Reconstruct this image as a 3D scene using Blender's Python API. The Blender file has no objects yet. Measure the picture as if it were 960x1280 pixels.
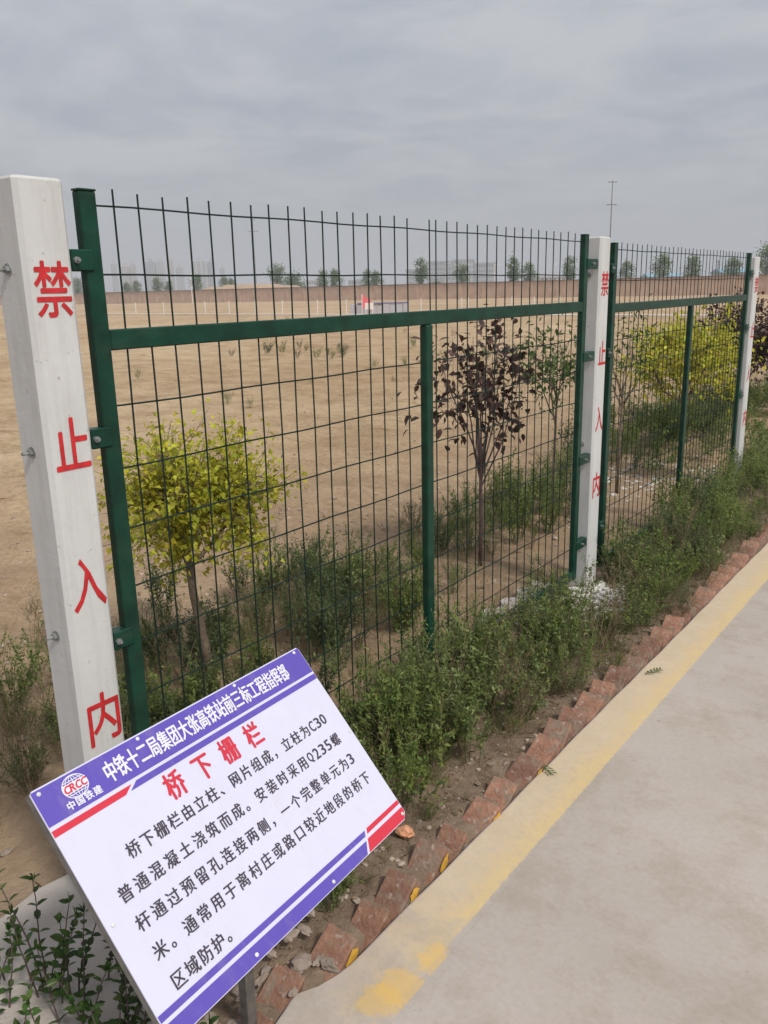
import bpy, math, random
import numpy as np
from mathutils import Matrix, Vector
R = math.radians
rng = np.random.default_rng(11)
random.seed(5)
S = bpy.context.scene
COL = S.collection

# ------------------------------------------------------------------ camera
CAM = Vector((1.7607, -1.3049, 1.6))
FW = Vector((-0.58170, 0.77209, -0.25592)); RT = Vector((0.80201, 0.59690, -0.02215)); UP = Vector((-0.13566, 0.21814, 0.96644))
cd = bpy.data.cameras.new('camera'); cam = bpy.data.objects.new('camera', cd); COL.objects.link(cam)
m = Matrix((RT, UP, -FW)).transposed().to_4x4(); m.translation = CAM
cam.matrix_world = m
cd.sensor_fit = 'VERTICAL'; cd.sensor_height = 36; cd.lens = 1049.6 * 36 / 1280
cd.clip_start = .05; cd.clip_end = 6000
S.camera = cam
S.render.resolution_x = 768; S.render.resolution_y = 1024

# ------------------------------------------------------------------ view + world
S.view_settings.view_transform = 'Standard'; S.view_settings.look = 'None'
S.view_settings.exposure = 0.43; S.view_settings.gamma = 1
SUN_EL, SUN_AZ = 50, 103          # azimuth clockwise from +Y
W = bpy.data.worlds.new('World'); S.world = W; W.use_nodes = True
nt = W.node_tree; nt.nodes.clear()
def N(nt, t, **k):
    n = nt.nodes.new(t)
    for a, b in k.items():
        if a.startswith('i_'): n.inputs[a[2:].replace('_', ' ')].default_value = b
        else: setattr(n, a, b)
    return n
def L(nt, a, b): nt.links.new(a, b)
sky = N(nt, 'ShaderNodeTexSky', sky_type='NISHITA', sun_disc=False, sun_elevation=R(SUN_EL), sun_rotation=R(SUN_AZ), air_density=1.4, dust_density=4.0)
tc = N(nt, 'ShaderNodeTexCoord'); sp = N(nt, 'ShaderNodeSeparateXYZ'); L(nt, tc.outputs['Generated'], sp.inputs[0])
mz = N(nt, 'ShaderNodeMath', operation='MAXIMUM'); mz.inputs[1].default_value = 0.0; L(nt, sp.outputs[2], mz.inputs[0])
az = N(nt, 'ShaderNodeMath', operation='ADD'); az.inputs[1].default_value = 0.10; L(nt, mz.outputs[0], az.inputs[0])
dx = N(nt, 'ShaderNodeMath', operation='DIVIDE'); L(nt, sp.outputs[0], dx.inputs[0]); L(nt, az.outputs[0], dx.inputs[1])
dy = N(nt, 'ShaderNodeMath', operation='DIVIDE'); L(nt, sp.outputs[1], dy.inputs[0]); L(nt, az.outputs[0], dy.inputs[1])
cb = N(nt, 'ShaderNodeCombineXYZ'); L(nt, dx.outputs[0], cb.inputs[0]); L(nt, dy.outputs[0], cb.inputs[1])
n1 = N(nt, 'ShaderNodeTexNoise', i_Scale=1.35, i_Detail=9.0, i_Roughness=.60, i_Distortion=.4); L(nt, cb.outputs[0], n1.inputs['Vector'])
rp = N(nt, 'ShaderNodeValToRGB'); L(nt, n1.outputs[0], rp.inputs[0])
e = rp.color_ramp.elements; e[0].position = .38; e[0].color = (.83, .86, .92, 1); e[1].position = .60; e[1].color = (1.10, 1.10, 1.08, 1)
# overcast luminance: brighter towards the zenith
grad = N(nt, 'ShaderNodeMapRange'); grad.inputs[1].default_value = 0; grad.inputs[2].default_value = 1; grad.inputs[3].default_value = 1.0; grad.inputs[4].default_value = 1.55
L(nt, mz.outputs[0], grad.inputs[0])
cl = N(nt, 'ShaderNodeVectorMath', operation='SCALE'); L(nt, rp.outputs[0], cl.inputs[0]); L(nt, grad.outputs[0], cl.inputs['Scale'])
tint = N(nt, 'ShaderNodeVectorMath', operation='MULTIPLY'); L(nt, cl.outputs[0], tint.inputs[0]); tint.inputs[1].default_value = (3.30, 3.42, 3.66)
# clouds fade into even haze at the horizon
fd = N(nt, 'ShaderNodeMapRange', interpolation_type='SMOOTHSTEP'); fd.inputs[1].default_value = 0.02; fd.inputs[2].default_value = .17; L(nt, mz.outputs[0], fd.inputs[0])
mx0 = N(nt, 'ShaderNodeMix', data_type='RGBA'); L(nt, fd.outputs[0], mx0.inputs[0]); mx0.inputs[6].default_value = (3.36, 3.48, 3.72, 1); L(nt, tint.outputs[0], mx0.inputs[7])
mx = N(nt, 'ShaderNodeMix', data_type='RGBA'); mx.inputs[0].default_value = .93; L(nt, sky.outputs[0], mx.inputs[6]); L(nt, mx0.outputs[2], mx.inputs[7])
bg = N(nt, 'ShaderNodeBackground', i_Strength=.10); L(nt, mx.outputs[2], bg.inputs[0])
out = N(nt, 'ShaderNodeOutputWorld'); L(nt, bg.outputs[0], out.inputs[0])

sd = bpy.data.lights.new('sun', 'SUN'); sd.energy = 2.3; sd.angle = R(9); sd.color = (1, .95, .87)
so = bpy.data.objects.new('sun', sd); COL.objects.link(so)
sdir = Vector((math.sin(R(SUN_AZ)) * math.cos(R(SUN_EL)), math.cos(R(SUN_AZ)) * math.cos(R(SUN_EL)), math.sin(R(SUN_EL))))
so.rotation_euler = sdir.to_track_quat('Z', 'Y').to_euler(); so.location = (5, 3, 12)

# ------------------------------------------------------------------ helpers
def bearing(u, depth, z=0):
    """place on the ground seen under a compass bearing, so many metres out"""
    vv = 640 - 1049.6 * (-FW.z - RT.z * (u - 480) / 1049.6) / UP.z
    d = FW + RT * ((u - 480) / 1049.6) + UP * ((640 - vv) / 1049.6)
    return Vector((CAM.x + d.x * depth, CAM.y + d.y * depth, z))

class MB:
    def __init__(s): s.v = []; s.f = []; s.mi = []; s.m = 0
    def add(s, V, F):
        b = len(s.v); s.v += [tuple(x) for x in V]; s.f += [tuple(b + i for i in f) for f in F]; s.mi += [s.m] * len(F)
        return s
    def box(s, x0, x1, y0, y1, z0, z1, M=None, bev=0):
        if bev:
            b = bev; V = []; F = []
            import bmesh
            bm = bmesh.new(); bmesh.ops.create_cube(bm, size=1)
            for q in bm.verts: q.co = Vector(((x0 + x1) / 2 + q.co.x * (x1 - x0), (y0 + y1) / 2 + q.co.y * (y1 - y0), (z0 + z1) / 2 + q.co.z * (z1 - z0)))
            bmesh.ops.bevel(bm, geom=bm.edges[:], offset=b, segments=2 if b > .004 else 1, affect='EDGES', profile=.5)
            bm.verts.index_update()
            V = [q.co.copy() for q in bm.verts]; F = [[q.index for q in f.verts] for f in bm.faces]; bm.free()
        else:
            V = [Vector((x, y, z)) for z in (z0, z1) for y in (y0, y1) for x in (x0, x1)]
            F = [(0, 2, 3, 1), (4, 5, 7, 6), (0, 1, 5, 4), (2, 6, 7, 3), (0, 4, 6, 2), (1, 3, 7, 5)]
        if M is not None: V = [M @ Vector(q) for q in V]
        return s.add(V, F)
    def tube(s, pts, rad, n=6, cap=True):
        pts = [Vector(p) for p in pts]; k = len(pts)
        rad = rad if hasattr(rad, '__len__') else [rad] * k
        V = []; F = []
        t0 = (pts[1] - pts[0]).normalized(); a = t0.orthogonal().normalized()
        for i, p in enumerate(pts):
            t = (pts[min(i + 1, k - 1)] - pts[max(i - 1, 0)]).normalized()
            a = (a - t * a.dot(t)); a = a.normalized() if a.length > 1e-6 else t.orthogonal().normalized(); b = t.cross(a)
            for j in range(n):
                g = 2 * math.pi * j / n; V.append(p + (a * math.cos(g) + b * math.sin(g)) * rad[i])
        for i in range(k - 1):
            for j in range(n): F.append((i * n + j, i * n + (j + 1) % n, (i + 1) * n + (j + 1) % n, (i + 1) * n + j))
        if cap: F.append(tuple(range(n - 1, -1, -1))); F.append(tuple((k - 1) * n + j for j in range(n)))
        return s.add(V, F)
    def poly(s, pts2, z0, z1):
        n = len(pts2); V = [(x, y, z0) for x, y in pts2] + [(x, y, z1) for x, y in pts2]
        F = [tuple(range(n - 1, -1, -1)), tuple(range(n, 2 * n))] + [(i, (i + 1) % n, n + (i + 1) % n, n + i) for i in range(n)]
        return s.add(V, F)
    def mesh(s, name, mats, smooth=False):
        me = bpy.data.meshes.new(name); me.from_pydata(s.v, [], s.f)
        for q in (mats if isinstance(mats, (list, tuple)) else [mats]): me.materials.append(q)
        if max(s.mi, default=0): me.polygons.foreach_set('material_index', s.mi)
        if smooth: me.polygons.foreach_set('use_smooth', [True] * len(me.polygons))
        me.update(); return me
def link(name, me, parent=None, loc=None, kind=None):
    o = bpy.data.objects.new(name, me); COL.objects.link(o)
    if parent is not None: o.parent = parent
    if loc is not None: o.location = loc
    if kind: o['kind'] = kind
    return o
def tag(o, label, cat, group=None):
    o['label'] = label; o['category'] = cat
    if group: o['group'] = group
    return o
def thing(name, label, cat, loc=(0, 0, 0), group=None, rz=0):
    o = bpy.data.objects.new(name, None); COL.objects.link(o); o.location = loc; o.rotation_euler = (0, 0, rz); o.empty_display_size = .1
    return tag(o, label, cat, group)
def kids(o): return [c for c in COL.objects if c.parent == o]
def copytree(o, loc, rz=0, label=None, sc=1.0):
    c = o.copy(); COL.objects.link(c); c.location = loc; c.rotation_euler = (0, 0, rz); c.scale = (sc, sc, sc)
    if label: c['label'] = label
    for ch in KIDS[o.name]:
        d = ch.copy(); COL.objects.link(d); d.parent = c
    return c
KIDS = {}

# ------------------------------------------------------------------ materials
def mat(name, col, rough=.8, var=.12, scale=8., bump=0., bscale=None, island=0., transl=0., obj=0., detail=6., col2=None, metallic=0., spec=None, hue=0., r=(.35, .65)):
    m = bpy.data.materials.new(name); m.use_nodes = True; t = m.node_tree; b = t.nodes['Principled BSDF']
    b.inputs['Roughness'].default_value = rough; b.inputs['Metallic'].default_value = metallic
    if spec is not None: b.inputs['Specular IOR Level'].default_value = spec
    g = N(t, 'ShaderNodeNewGeometry'); tcn = N(t, 'ShaderNodeTexCoord')
    vec = tcn.outputs['Object']
    no = N(t, 'ShaderNodeTexNoise', i_Scale=scale, i_Detail=detail, i_Roughness=.6); L(t, vec, no.inputs['Vector'])
    rr = N(t, 'ShaderNodeValToRGB'); L(t, no.outputs[0], rr.inputs[0])
    c2 = col2 or tuple(min(1, c * (1 + var)) for c in col); c1 = col if col2 else tuple(c * (1 - var) for c in col)
    rr.color_ramp.elements[0].position = r[0]; rr.color_ramp.elements[0].color = (*c1, 1)
    rr.color_ramp.elements[1].position = r[1]; rr.color_ramp.elements[1].color = (*c2, 1)
    co = rr.outputs[0]
    if island or obj or hue:
        hs = N(t, 'ShaderNodeHueSaturation'); L(t, co, hs.inputs['Color'])
        if obj: oi = N(t, 'ShaderNodeObjectInfo'); src = oi.outputs['Random']
        else: src = g.outputs['Random Per Island']
        a = obj or island
        mr = N(t, 'ShaderNodeMapRange'); mr.inputs[3].default_value = 1 - a; mr.inputs[4].default_value = 1 + a; L(t, src, mr.inputs[0]); L(t, mr.outputs[0], hs.inputs['Value'])
        if hue:
            wn = N(t, 'ShaderNodeTexWhiteNoise', noise_dimensions='1D'); L(t, src, wn.inputs['W'])
            mh = N(t, 'ShaderNodeMapRange'); mh.inputs[3].default_value = .5 - hue; mh.inputs[4].default_value = .5 + hue; L(t, wn.outputs[0], mh.inputs[0]); L(t, mh.outputs[0], hs.inputs['Hue'])
        co = hs.outputs[0]
    L(t, co, b.inputs['Base Color'])
    if bump:
        nb = N(t, 'ShaderNodeTexNoise', i_Scale=bscale or scale * 4, i_Detail=5.); L(t, vec, nb.inputs['Vector'])
        bn = N(t, 'ShaderNodeBump', i_Strength=bump, i_Distance=.01); L(t, nb.outputs[0], bn.inputs['Height']); L(t, bn.outputs[0], b.inputs['Normal'])
    if transl:
        tr = N(t, 'ShaderNodeBsdfTranslucent'); L(t, co, tr.inputs[0]); ms = N(t, 'ShaderNodeMixShader'); ms.inputs[0].default_value = transl
        L(t, b.outputs[0], ms.inputs[1]); L(t, tr.outputs[0], ms.inputs[2]); L(t, ms.outputs[0], t.nodes['Material Output'].inputs[0])
    return m
def leafmat(name, c, c2, island=.35, hue=.015, rough=.55, tr=.5, scale=14.): return mat(name, c, rough, 0, scale, 0, island=island, hue=hue, transl=tr, col2=c2, spec=.3)

M_green = mat('green_coating', (.0035, .038, .023), .38, .3, 14, .04, 90, spec=.3)
M_wire = mat('wire_coating', (.006, .020, .014), .5, .3, 30, spec=.25)
M_bolt = mat('galvanised_steel', (.30, .31, .31), .5, .3, 60, metallic=.6)
M_rivet = mat('bright_rivet', (.66, .65, .66), .3, .1, 40)
def dusty(m, amt, col=(.50, .44, .36)):
    t = m.node_tree; b = t.nodes['Principled BSDF']; src = b.inputs['Base Color'].links[0].from_socket; tcn = N(t, 'ShaderNodeTexCoord')
    mp = N(t, 'ShaderNodeMapping'); mp.inputs['Scale'].default_value = (9, 3, 9); L(t, tcn.outputs['Object'], mp.inputs[0])
    n = N(t, 'ShaderNodeTexNoise', i_Scale=2.2, i_Detail=10., i_Roughness=.75); L(t, mp.outputs[0], n.inputs['Vector'])
    mr = N(t, 'ShaderNodeMapRange', interpolation_type='SMOOTHSTEP'); mr.inputs[1].default_value = .48; mr.inputs[2].default_value = .75; mr.inputs[4].default_value = amt; L(t, n.outputs[0], mr.inputs[0])
    mm = N(t, 'ShaderNodeMix', data_type='RGBA'); L(t, mr.outputs[0], mm.inputs[0]); L(t, src, mm.inputs[6]); mm.inputs[7].default_value = (*col, 1); L(t, mm.outputs[2], b.inputs['Base Color'])
M_dark = mat('dark_rust_steel', (.10, .09, .08), .6, .35, 40)
M_red = mat('red_paint', (.50, .018, .022), .55, .22, 40, .05, 200)
M_board = mat('white_sign_print', (.60, .60, .74), .35, .02, 5)
M_blue = mat('violet_blue_sign_print', (.105, .072, .40), .32, .04, 4)
M_sred = mat('red_sign_print', (.56, .030, .055), .32, .04, 4)
M_swhite = mat('white_print', (.68, .67, .75), .35, .02, 4)
M_ink = mat('dark_print', (.045, .035, .05), .5, .1, 4)
M_edge = mat('sign_frame_steel', (.17, .16, .15), .55, .2, 30)
M_brick = mat('red_brick', (.22, .105, .070), .9, 0, 22, .5, 90, obj=.28, col2=(.33, .175, .115), hue=.0)
def brick_dirt():
    t = M_brick.node_tree; b = t.nodes['Principled BSDF']; src = b.inputs['Base Color'].links[0].from_socket
    g = N(t, 'ShaderNodeTexCoord'); oi = N(t, 'ShaderNodeObjectInfo'); va = N(t, 'ShaderNodeVectorMath', operation='ADD'); sc = N(t, 'ShaderNodeVectorMath', operation='SCALE'); sc.inputs['Scale'].default_value = 3.
    cx = N(t, 'ShaderNodeCombineXYZ'); L(t, oi.outputs['Random'], cx.inputs[0]); L(t, oi.outputs['Random'], cx.inputs[2]); L(t, cx.outputs[0], sc.inputs[0]); L(t, g.outputs['Object'], va.inputs[0]); L(t, sc.outputs[0], va.inputs[1])
    for s_, p0, p1, col, f in ((16., .46, .62, (.22, .165, .12), .85), (42., .56, .66, (.42, .37, .32), .6), (9., .56, .70, (.12, .085, .06), .7)):
        n = N(t, 'ShaderNodeTexNoise', i_Scale=s_, i_Detail=6., i_Roughness=.7); L(t, va.outputs[0], n.inputs['Vector'])
        mr = N(t, 'ShaderNodeMapRange', interpolation_type='SMOOTHSTEP'); mr.inputs[1].default_value = p0; mr.inputs[2].default_value = p1; mr.inputs[4].default_value = f; L(t, n.outputs[0], mr.inputs[0])
        mm = N(t, 'ShaderNodeMix', data_type='RGBA'); L(t, mr.outputs[0], mm.inputs[0]); L(t, src, mm.inputs[6]); mm.inputs[7].default_value = (*col, 1); src = mm.outputs[2]
    L(t, src, b.inputs['Base Color'])
brick_dirt()
M_mortar = mat('cement_mortar', (.25, .20, .165), .95, .3, 12, .6, 60)
M_yel = mat('yellow_paint_dab', (.62, .36, .05), .6, .2, 40)
M_stem = mat('green_stem', (.10, .13, .04), .7, .3, 20)
M_twig = mat('dry_twig', (.24, .17, .10), .85, .3, 20, island=.3)
M_bark = mat('grey_bark', (.17, .125, .09), .9, .35, 30, .5, 120)
M_pbark = mat('purple_brown_bark', (.12, .08, .075), .9, .3, 30, .4, 120)
M_lf_herb = leafmat('herb_leaf', (.110, .165, .038), (.25, .305, .080), hue=.03)
M_lf_herb2 = leafmat('pale_herb_leaf', (.15, .195, .068), (.27, .32, .12), hue=.03)
M_lf_dark = leafmat('dark_weed_leaf', (.075, .105, .048), (.145, .185, .082))
M_lf_dull = leafmat('dull_weed_leaf', (.125, .135, .065), (.235, .225, .120))
M_lf_yel = leafmat('yellow_green_leaf', (.32, .36, .030), (.70, .64, .07), .35, .025)
M_lf_plum = leafmat('purple_leaf', (.040, .024, .020), (.105, .055, .042), .5, .03, .45, .2)
M_lf_sap = leafmat('sapling_leaf', (.060, .115, .030), (.115, .180, .05))
M_lf_priv = leafmat('privet_leaf', (.040, .085, .022), (.10, .17, .040), .4, .03, .35)
M_grass = leafmat('grass_blade', (.115, .155, .045), (.27, .27, .11), .35, .02)
M_dry = leafmat('dry_grass_blade', (.26, .20, .11), (.42, .34, .20), .3, .01)
M_fartree = leafmat('far_tree_leaf', (.10, .16, .05), (.17, .24, .075), .35, .01, scale=.6)
M_lime = mat('white_lime', (.60, .58, .55), .95, .15, 30, .6, 80)
M_stone = mat('stone', (.28, .22, .18), .95, 0, 10, .4, 60, island=.35, col2=(.38, .31, .25))
M_bld = [mat('pale_tower_render', (.42, .42, .42), .9, .06, .1), mat('warm_tower_render', (.44, .38, .34), .9, .06, .1), mat('grey_block_render', (.30, .31, .33), .9, .06, .1)]
M_glass = mat('dark_window', (.07, .08, .09), .3, .1, .2)
M_bw = mat('boundary_wall_brick', (.47, .32, .23), .95, 0, .9, 0, col2=(.58, .41, .30), detail=8)
M_cop = mat('coping', (.20, .13, .10), .95, .2, 1)
M_pinkflag = mat('pink_flag', (.80, .16, .19), .8, .05, 3)
M_sheet = mat('blue_grey_sheet', (.42, .42, .45), .6, .1, 1)
M_bluestrip = mat('blue_trim', (.06, .08, .32), .6, .1, 1)
M_stake = mat('white_stake', (.75, .72, .68), .8, .05, 3)
M_berm = mat('bare_earth_bank', (.42, .29, .19), .95, .1, .3)
M_blueroof = mat('pale_blue_hoarding', (.20, .36, .45), .7, .1, .5)

dusty(M_board, .22); dusty(M_blue, .16); dusty(M_green, .10, (.20, .17, .13))
# white concrete with faint vertical streaks and grime
def concrete_white():
    m = mat('white_painted_concrete', (.51, .51, .505), .8, 0, 3.0, .10, 50, col2=(.59, .59, .585), r=(.3, .62)); t = m.node_tree; b = t.nodes['Principled BSDF']
    tcn = N(t, 'ShaderNodeTexCoord'); mp = N(t, 'ShaderNodeMapping'); mp.inputs['Scale'].default_value = (30, 30, 2.5); L(t, tcn.outputs['Object'], mp.inputs[0])
    no = N(t, 'ShaderNodeTexNoise', i_Scale=1., i_Detail=6., i_Roughness=.65); L(t, mp.outputs[0], no.inputs['Vector'])
    rr = N(t, 'ShaderNodeValToRGB'); rr.color_ramp.elements[0].position = .28; rr.color_ramp.elements[0].color = (.74, .72, .69, 1); rr.color_ramp.elements[1].position = .52; rr.color_ramp.elements[1].color = (1, 1, 1, 1); L(t, no.outputs[0], rr.inputs[0])
    src = b.inputs['Base Color'].links[0].from_socket
    mm = N(t, 'ShaderNodeMix', data_type='RGBA', blend_type='MULTIPLY'); mm.inputs[0].default_value = .5; L(t, src, mm.inputs[6]); L(t, rr.outputs[0], mm.inputs[7])
    n2 = N(t, 'ShaderNodeTexNoise', i_Scale=70., i_Detail=2.); L(t, tcn.outputs['Object'], n2.inputs['Vector'])
    r2 = N(t, 'ShaderNodeValToRGB'); r2.color_ramp.elements[0].position = .24; r2.color_ramp.elements[0].color = (.55, .52, .48, 1); r2.color_ramp.elements[1].position = .31; r2.color_ramp.elements[1].color = (1, 1, 1, 1); L(t, n2.outputs[0], r2.inputs[0])
    m2 = N(t, 'ShaderNodeMix', data_type='RGBA', blend_type='MULTIPLY'); m2.inputs[0].default_value = .7; L(t, mm.outputs[2], m2.inputs[6]); L(t, r2.outputs[0], m2.inputs[7])
    L(t, m2.outputs[2], b.inputs['Base Color']); return m
M_post = concrete_white()

def ground_mat():
    m = bpy.data.materials.new('sandy_soil'); m.use_nodes = True; t = m.node_tree; b = t.nodes['Principled BSDF']; b.inputs['Roughness'].default_value = .95; b.inputs['Specular IOR Level'].default_value = .15
    tcn = N(t, 'ShaderNodeTexCoord'); V = tcn.outputs['Object']
    def noise(s, d=6., r=.6, v=V): n = N(t, 'ShaderNodeTexNoise', i_Scale=s, i_Detail=d, i_Roughness=r); L(t, v, n.inputs['Vector']); return n.outputs[0]
    def ramp(i, p0, c0, p1, c1):
        n = N(t, 'ShaderNodeValToRGB'); L(t, i, n.inputs[0]); a = n.color_ramp.elements; a[0].position = p0; a[0].color = (*c0, 1); a[1].position = p1; a[1].color = (*c1, 1); return n.outputs[0]
    def mixc(f, a, c, mode='MIX'):
        n = N(t, 'ShaderNodeMix', data_type='RGBA', blend_type=mode)
        if isinstance(f, float): n.inputs[0].default_value = f
        else: L(t, f, n.inputs[0])
        L(t, a, n.inputs[6]); L(t, c, n.inputs[7]); return n.outputs[2]
    big = ramp(noise(.12), .35, (.46, .325, .195), .65, (.60, .455, .30))
    mid = ramp(noise(1.3, 9., .68), .33, (.62, .57, .52), .58, (1.0, 1.0, 1.0))
    col = mixc(.8, big, mid, 'MULTIPLY')
    fine = ramp(noise(22., 6., .7), .32, (.66, .63, .60), .6, (1.06, 1.05, 1.04))
    col = mixc(.8, col, fine, 'MULTIPLY')
    # scattered dry tufts and dung-brown specks far out, stretched along the tillage
    mp = N(t, 'ShaderNodeMapping'); mp.inputs['Scale'].default_value = (.8, 2.8, 1); mp.inputs['Rotation'].default_value = (0, 0, R(35)); L(t, V, mp.inputs[0])
    sp1 = ramp(noise(1.6, 9., .78, mp.outputs[0]), .54, (1, 1, 1), .66, (.58, .54, .42)); col = mixc(.9, col, sp1, 'MULTIPLY')
    # planted bed soil: darker, greyer
    sx = N(t, 'ShaderNodeSeparateXYZ'); L(t, V, sx.inputs[0])
    nx = N(t, 'ShaderNodeMath', operation='MULTIPLY_ADD'); L(t, noise(1.1, 4.), nx.inputs[0]); nx.inputs[1].default_value = .9; L(t, sx.outputs[0], nx.inputs[2])
    bedr = ramp(nx.outputs[0], .0, (0, 0, 0), 1, (1, 1, 1))
    mr = N(t, 'ShaderNodeMapRange', interpolation_type='SMOOTHSTEP'); mr.inputs[1].default_value = -.1; mr.inputs[2].default_value = .55; L(t, nx.outputs[0], mr.inputs[0])
    soil = ramp(noise(9., 8., .75), .36, (.13, .095, .072), .62, (.33, .26, .20))
    col = mixc(mr.outputs[0], col, soil)
    mr2 = N(t, 'ShaderNodeMapRange', interpolation_type='SMOOTHSTEP'); mr2.inputs[1].default_value = -4.5; mr2.inputs[2].default_value = -.7; mr2.inputs[4].default_value = .5; L(t, nx.outputs[0], mr2.inputs[0])
    dim = ramp(noise(3., 8., .7), .35, (.25, .172, .12), .62, (.42, .30, .205)); col = mixc(mr2.outputs[0], col, dim)
    L(t, col, b.inputs['Base Color'])
    ad = N(t, 'ShaderNodeMath', operation='ADD'); L(t, noise(45., 6., .75), ad.inputs[0])
    m3 = N(t, 'ShaderNodeMath', operation='MULTIPLY'); m3.inputs[1].default_value = 2.2; L(t, noise(7., 6., .7), m3.inputs[0]); L(t, m3.outputs[0], ad.inputs[1])
    bn = N(t, 'ShaderNodeBump', i_Strength=.85, i_Distance=.026); L(t, ad.outputs[0], bn.inputs['Height']); L(t, bn.outputs[0], b.inputs['Normal'])
    return m
M_ground = ground_mat()

def path_mat(name, paint):
    m = bpy.data.materials.new(name); m.use_nodes = True; t = m.node_tree; b = t.nodes['Principled BSDF']; b.inputs['Roughness'].default_value = .85; b.inputs['Specular IOR Level'].default_value = .25
    tcn = N(t, 'ShaderNodeTexCoord'); V = tcn.outputs['Object']
    def noise(s, d=6., r=.6): n = N(t, 'ShaderNodeTexNoise', i_Scale=s, i_Detail=d, i_Roughness=r); L(t, V, n.inputs['Vector']); return n.outputs[0]
    def ramp(i, p0, c0, p1, c1):
        n = N(t, 'ShaderNodeValToRGB'); L(t, i, n.inputs[0]); a = n.color_ramp.elements; a[0].position = p0; a[0].color = (*c0, 1); a[1].position = p1; a[1].color = (*c1, 1); return n.outputs[0]
    def mixc(f, a, c, mode='MIX'):
        n = N(t, 'ShaderNodeMix', data_type='RGBA', blend_type=mode)
        if isinstance(f, float): n.inputs[0].default_value = f
        else: L(t, f, n.inputs[0])
        L(t, a, n.inputs[6]); L(t, c, n.inputs[7]); return n.outputs[2]
    col = ramp(noise(1.7, 5., .6), .3, (.395, .350, .308), .7, (.455, .405, .372))
    col = mixc(.55, col, ramp(noise(60., 4., .7), .3, (.86, .85, .84), .62, (1.02, 1.02, 1.02)), 'MULTIPLY')
    col = mixc(.8, col, ramp(noise(3.2, 9., .75), .34, (.80, .76, .70), .52, (1, 1, 1)), 'MULTIPLY')
    col = mixc(.5, col, ramp(noise(.7, 3., .5), .35, (.90, .88, .88), .65, (1.05, 1.03, 1.0)), 'MULTIPLY')
    col = mixc(.8, col, ramp(noise(24., 3., .5), .70, (1, 1, 1), .78, (.70, .62, .55)), 'MULTIPLY')
    if paint:
        sx = N(t, 'ShaderNodeSeparateXYZ'); L(t, V, sx.inputs[0])
        pale = ramp(noise(7., 8., .75), .35, (.50, .395, .265), .66, (.56, .455, .325))
        strong = ramp(noise(11., 8., .7), .35, (.56, .425, .235), .65, (.61, .455, .225))
        # the outer third of the line kept more of its paint
        a = N(t, 'ShaderNodeMath', operation='MULTIPLY_ADD'); L(t, noise(4., 5.), a.inputs[0]); a.inputs[1].default_value = .16; L(t, sx.outputs[0], a.inputs[2])
        mr = N(t, 'ShaderNodeMapRange', interpolation_type='SMOOTHSTEP'); mr.inputs[1].default_value = .78; mr.inputs[2].default_value = .88; L(t, a.outputs[0], mr.inputs[0])
        pc = mixc(mr.outputs[0], pale, strong)
        # worn through to concrete at the near end
        w = N(t, 'ShaderNodeMath', operation='MULTIPLY_ADD'); L(t, noise(6., 8., .7), w.inputs[0]); w.inputs[1].default_value = 1.5; L(t, sx.outputs[1], w.inputs[2])
        mw = N(t, 'ShaderNodeMapRange', interpolation_type='SMOOTHSTEP'); mw.inputs[1].default_value = .50; mw.inputs[2].default_value = 1.15; mw.inputs[3].default_value = .06; mw.inputs[4].default_value = .92; L(t, w.outputs[0], mw.inputs[0])
        wear = N(t, 'ShaderNodeMath', operation='MULTIPLY'); L(t, mw.outputs[0], wear.inputs[0])
        L(t, ramp(noise(34., 6., .75), .30, (.45, .45, .45), .5, (1, 1, 1)), wear.inputs[1])
        ed = N(t, 'ShaderNodeMath', operation='MULTIPLY_ADD'); L(t, noise(38., 6., .75), ed.inputs[0]); ed.inputs[1].default_value = .022; L(t, sx.outputs[0], ed.inputs[2])
        em_ = N(t, 'ShaderNodeMapRange', interpolation_type='SMOOTHSTEP'); em_.inputs[1].default_value = .816; em_.inputs[2].default_value = .823; em_.inputs[3].default_value = 1; em_.inputs[4].default_value = .0; L(t, ed.outputs[0], em_.inputs[0])
        w2 = N(t, 'ShaderNodeMath', operation='MULTIPLY'); L(t, wear.outputs[0], w2.inputs[0]); L(t, em_.outputs[0], w2.inputs[1])
        col = mixc(w2.outputs[0], col, pc)
        for (px_, py_, rd) in ((.785, .01, .052), (.805, .13, .038), (.77, -.05, .044)):      # daubs of fresh paint
            vd = N(t, 'ShaderNodeVectorMath', operation='DISTANCE'); L(t, V, vd.inputs[0]); vd.inputs[1].default_value = (px_, py_, .003)
            ma = N(t, 'ShaderNodeMath', operation='MULTIPLY_ADD'); L(t, noise(20., 9., .85), ma.inputs[0]); ma.inputs[1].default_value = -.16; L(t, vd.outputs['Value'], ma.inputs[2])
            mr_ = N(t, 'ShaderNodeMapRange', interpolation_type='SMOOTHSTEP'); mr_.inputs[1].default_value = rd - .085; mr_.inputs[2].default_value = rd - .085 + .022; mr_.inputs[3].default_value = .5; mr_.inputs[4].default_value = 0; L(t, ma.outputs[0], mr_.inputs[0])
            rgb = N(t, 'ShaderNodeRGB'); rgb.outputs[0].default_value = (.66, .42, .10, 1); col = mixc(mr_.outputs[0], col, rgb.outputs[0])
    L(t, col, b.inputs['Base Color'])
    bn = N(t, 'ShaderNodeBump', i_Strength=.25, i_Distance=.003); L(t, noise(120., 4., .7), bn.inputs['Height']); L(t, bn.outputs[0], b.inputs['Normal'])
    return m
M_path = path_mat('path_concrete', False); M_line = path_mat('worn_yellow_line', True)

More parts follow.
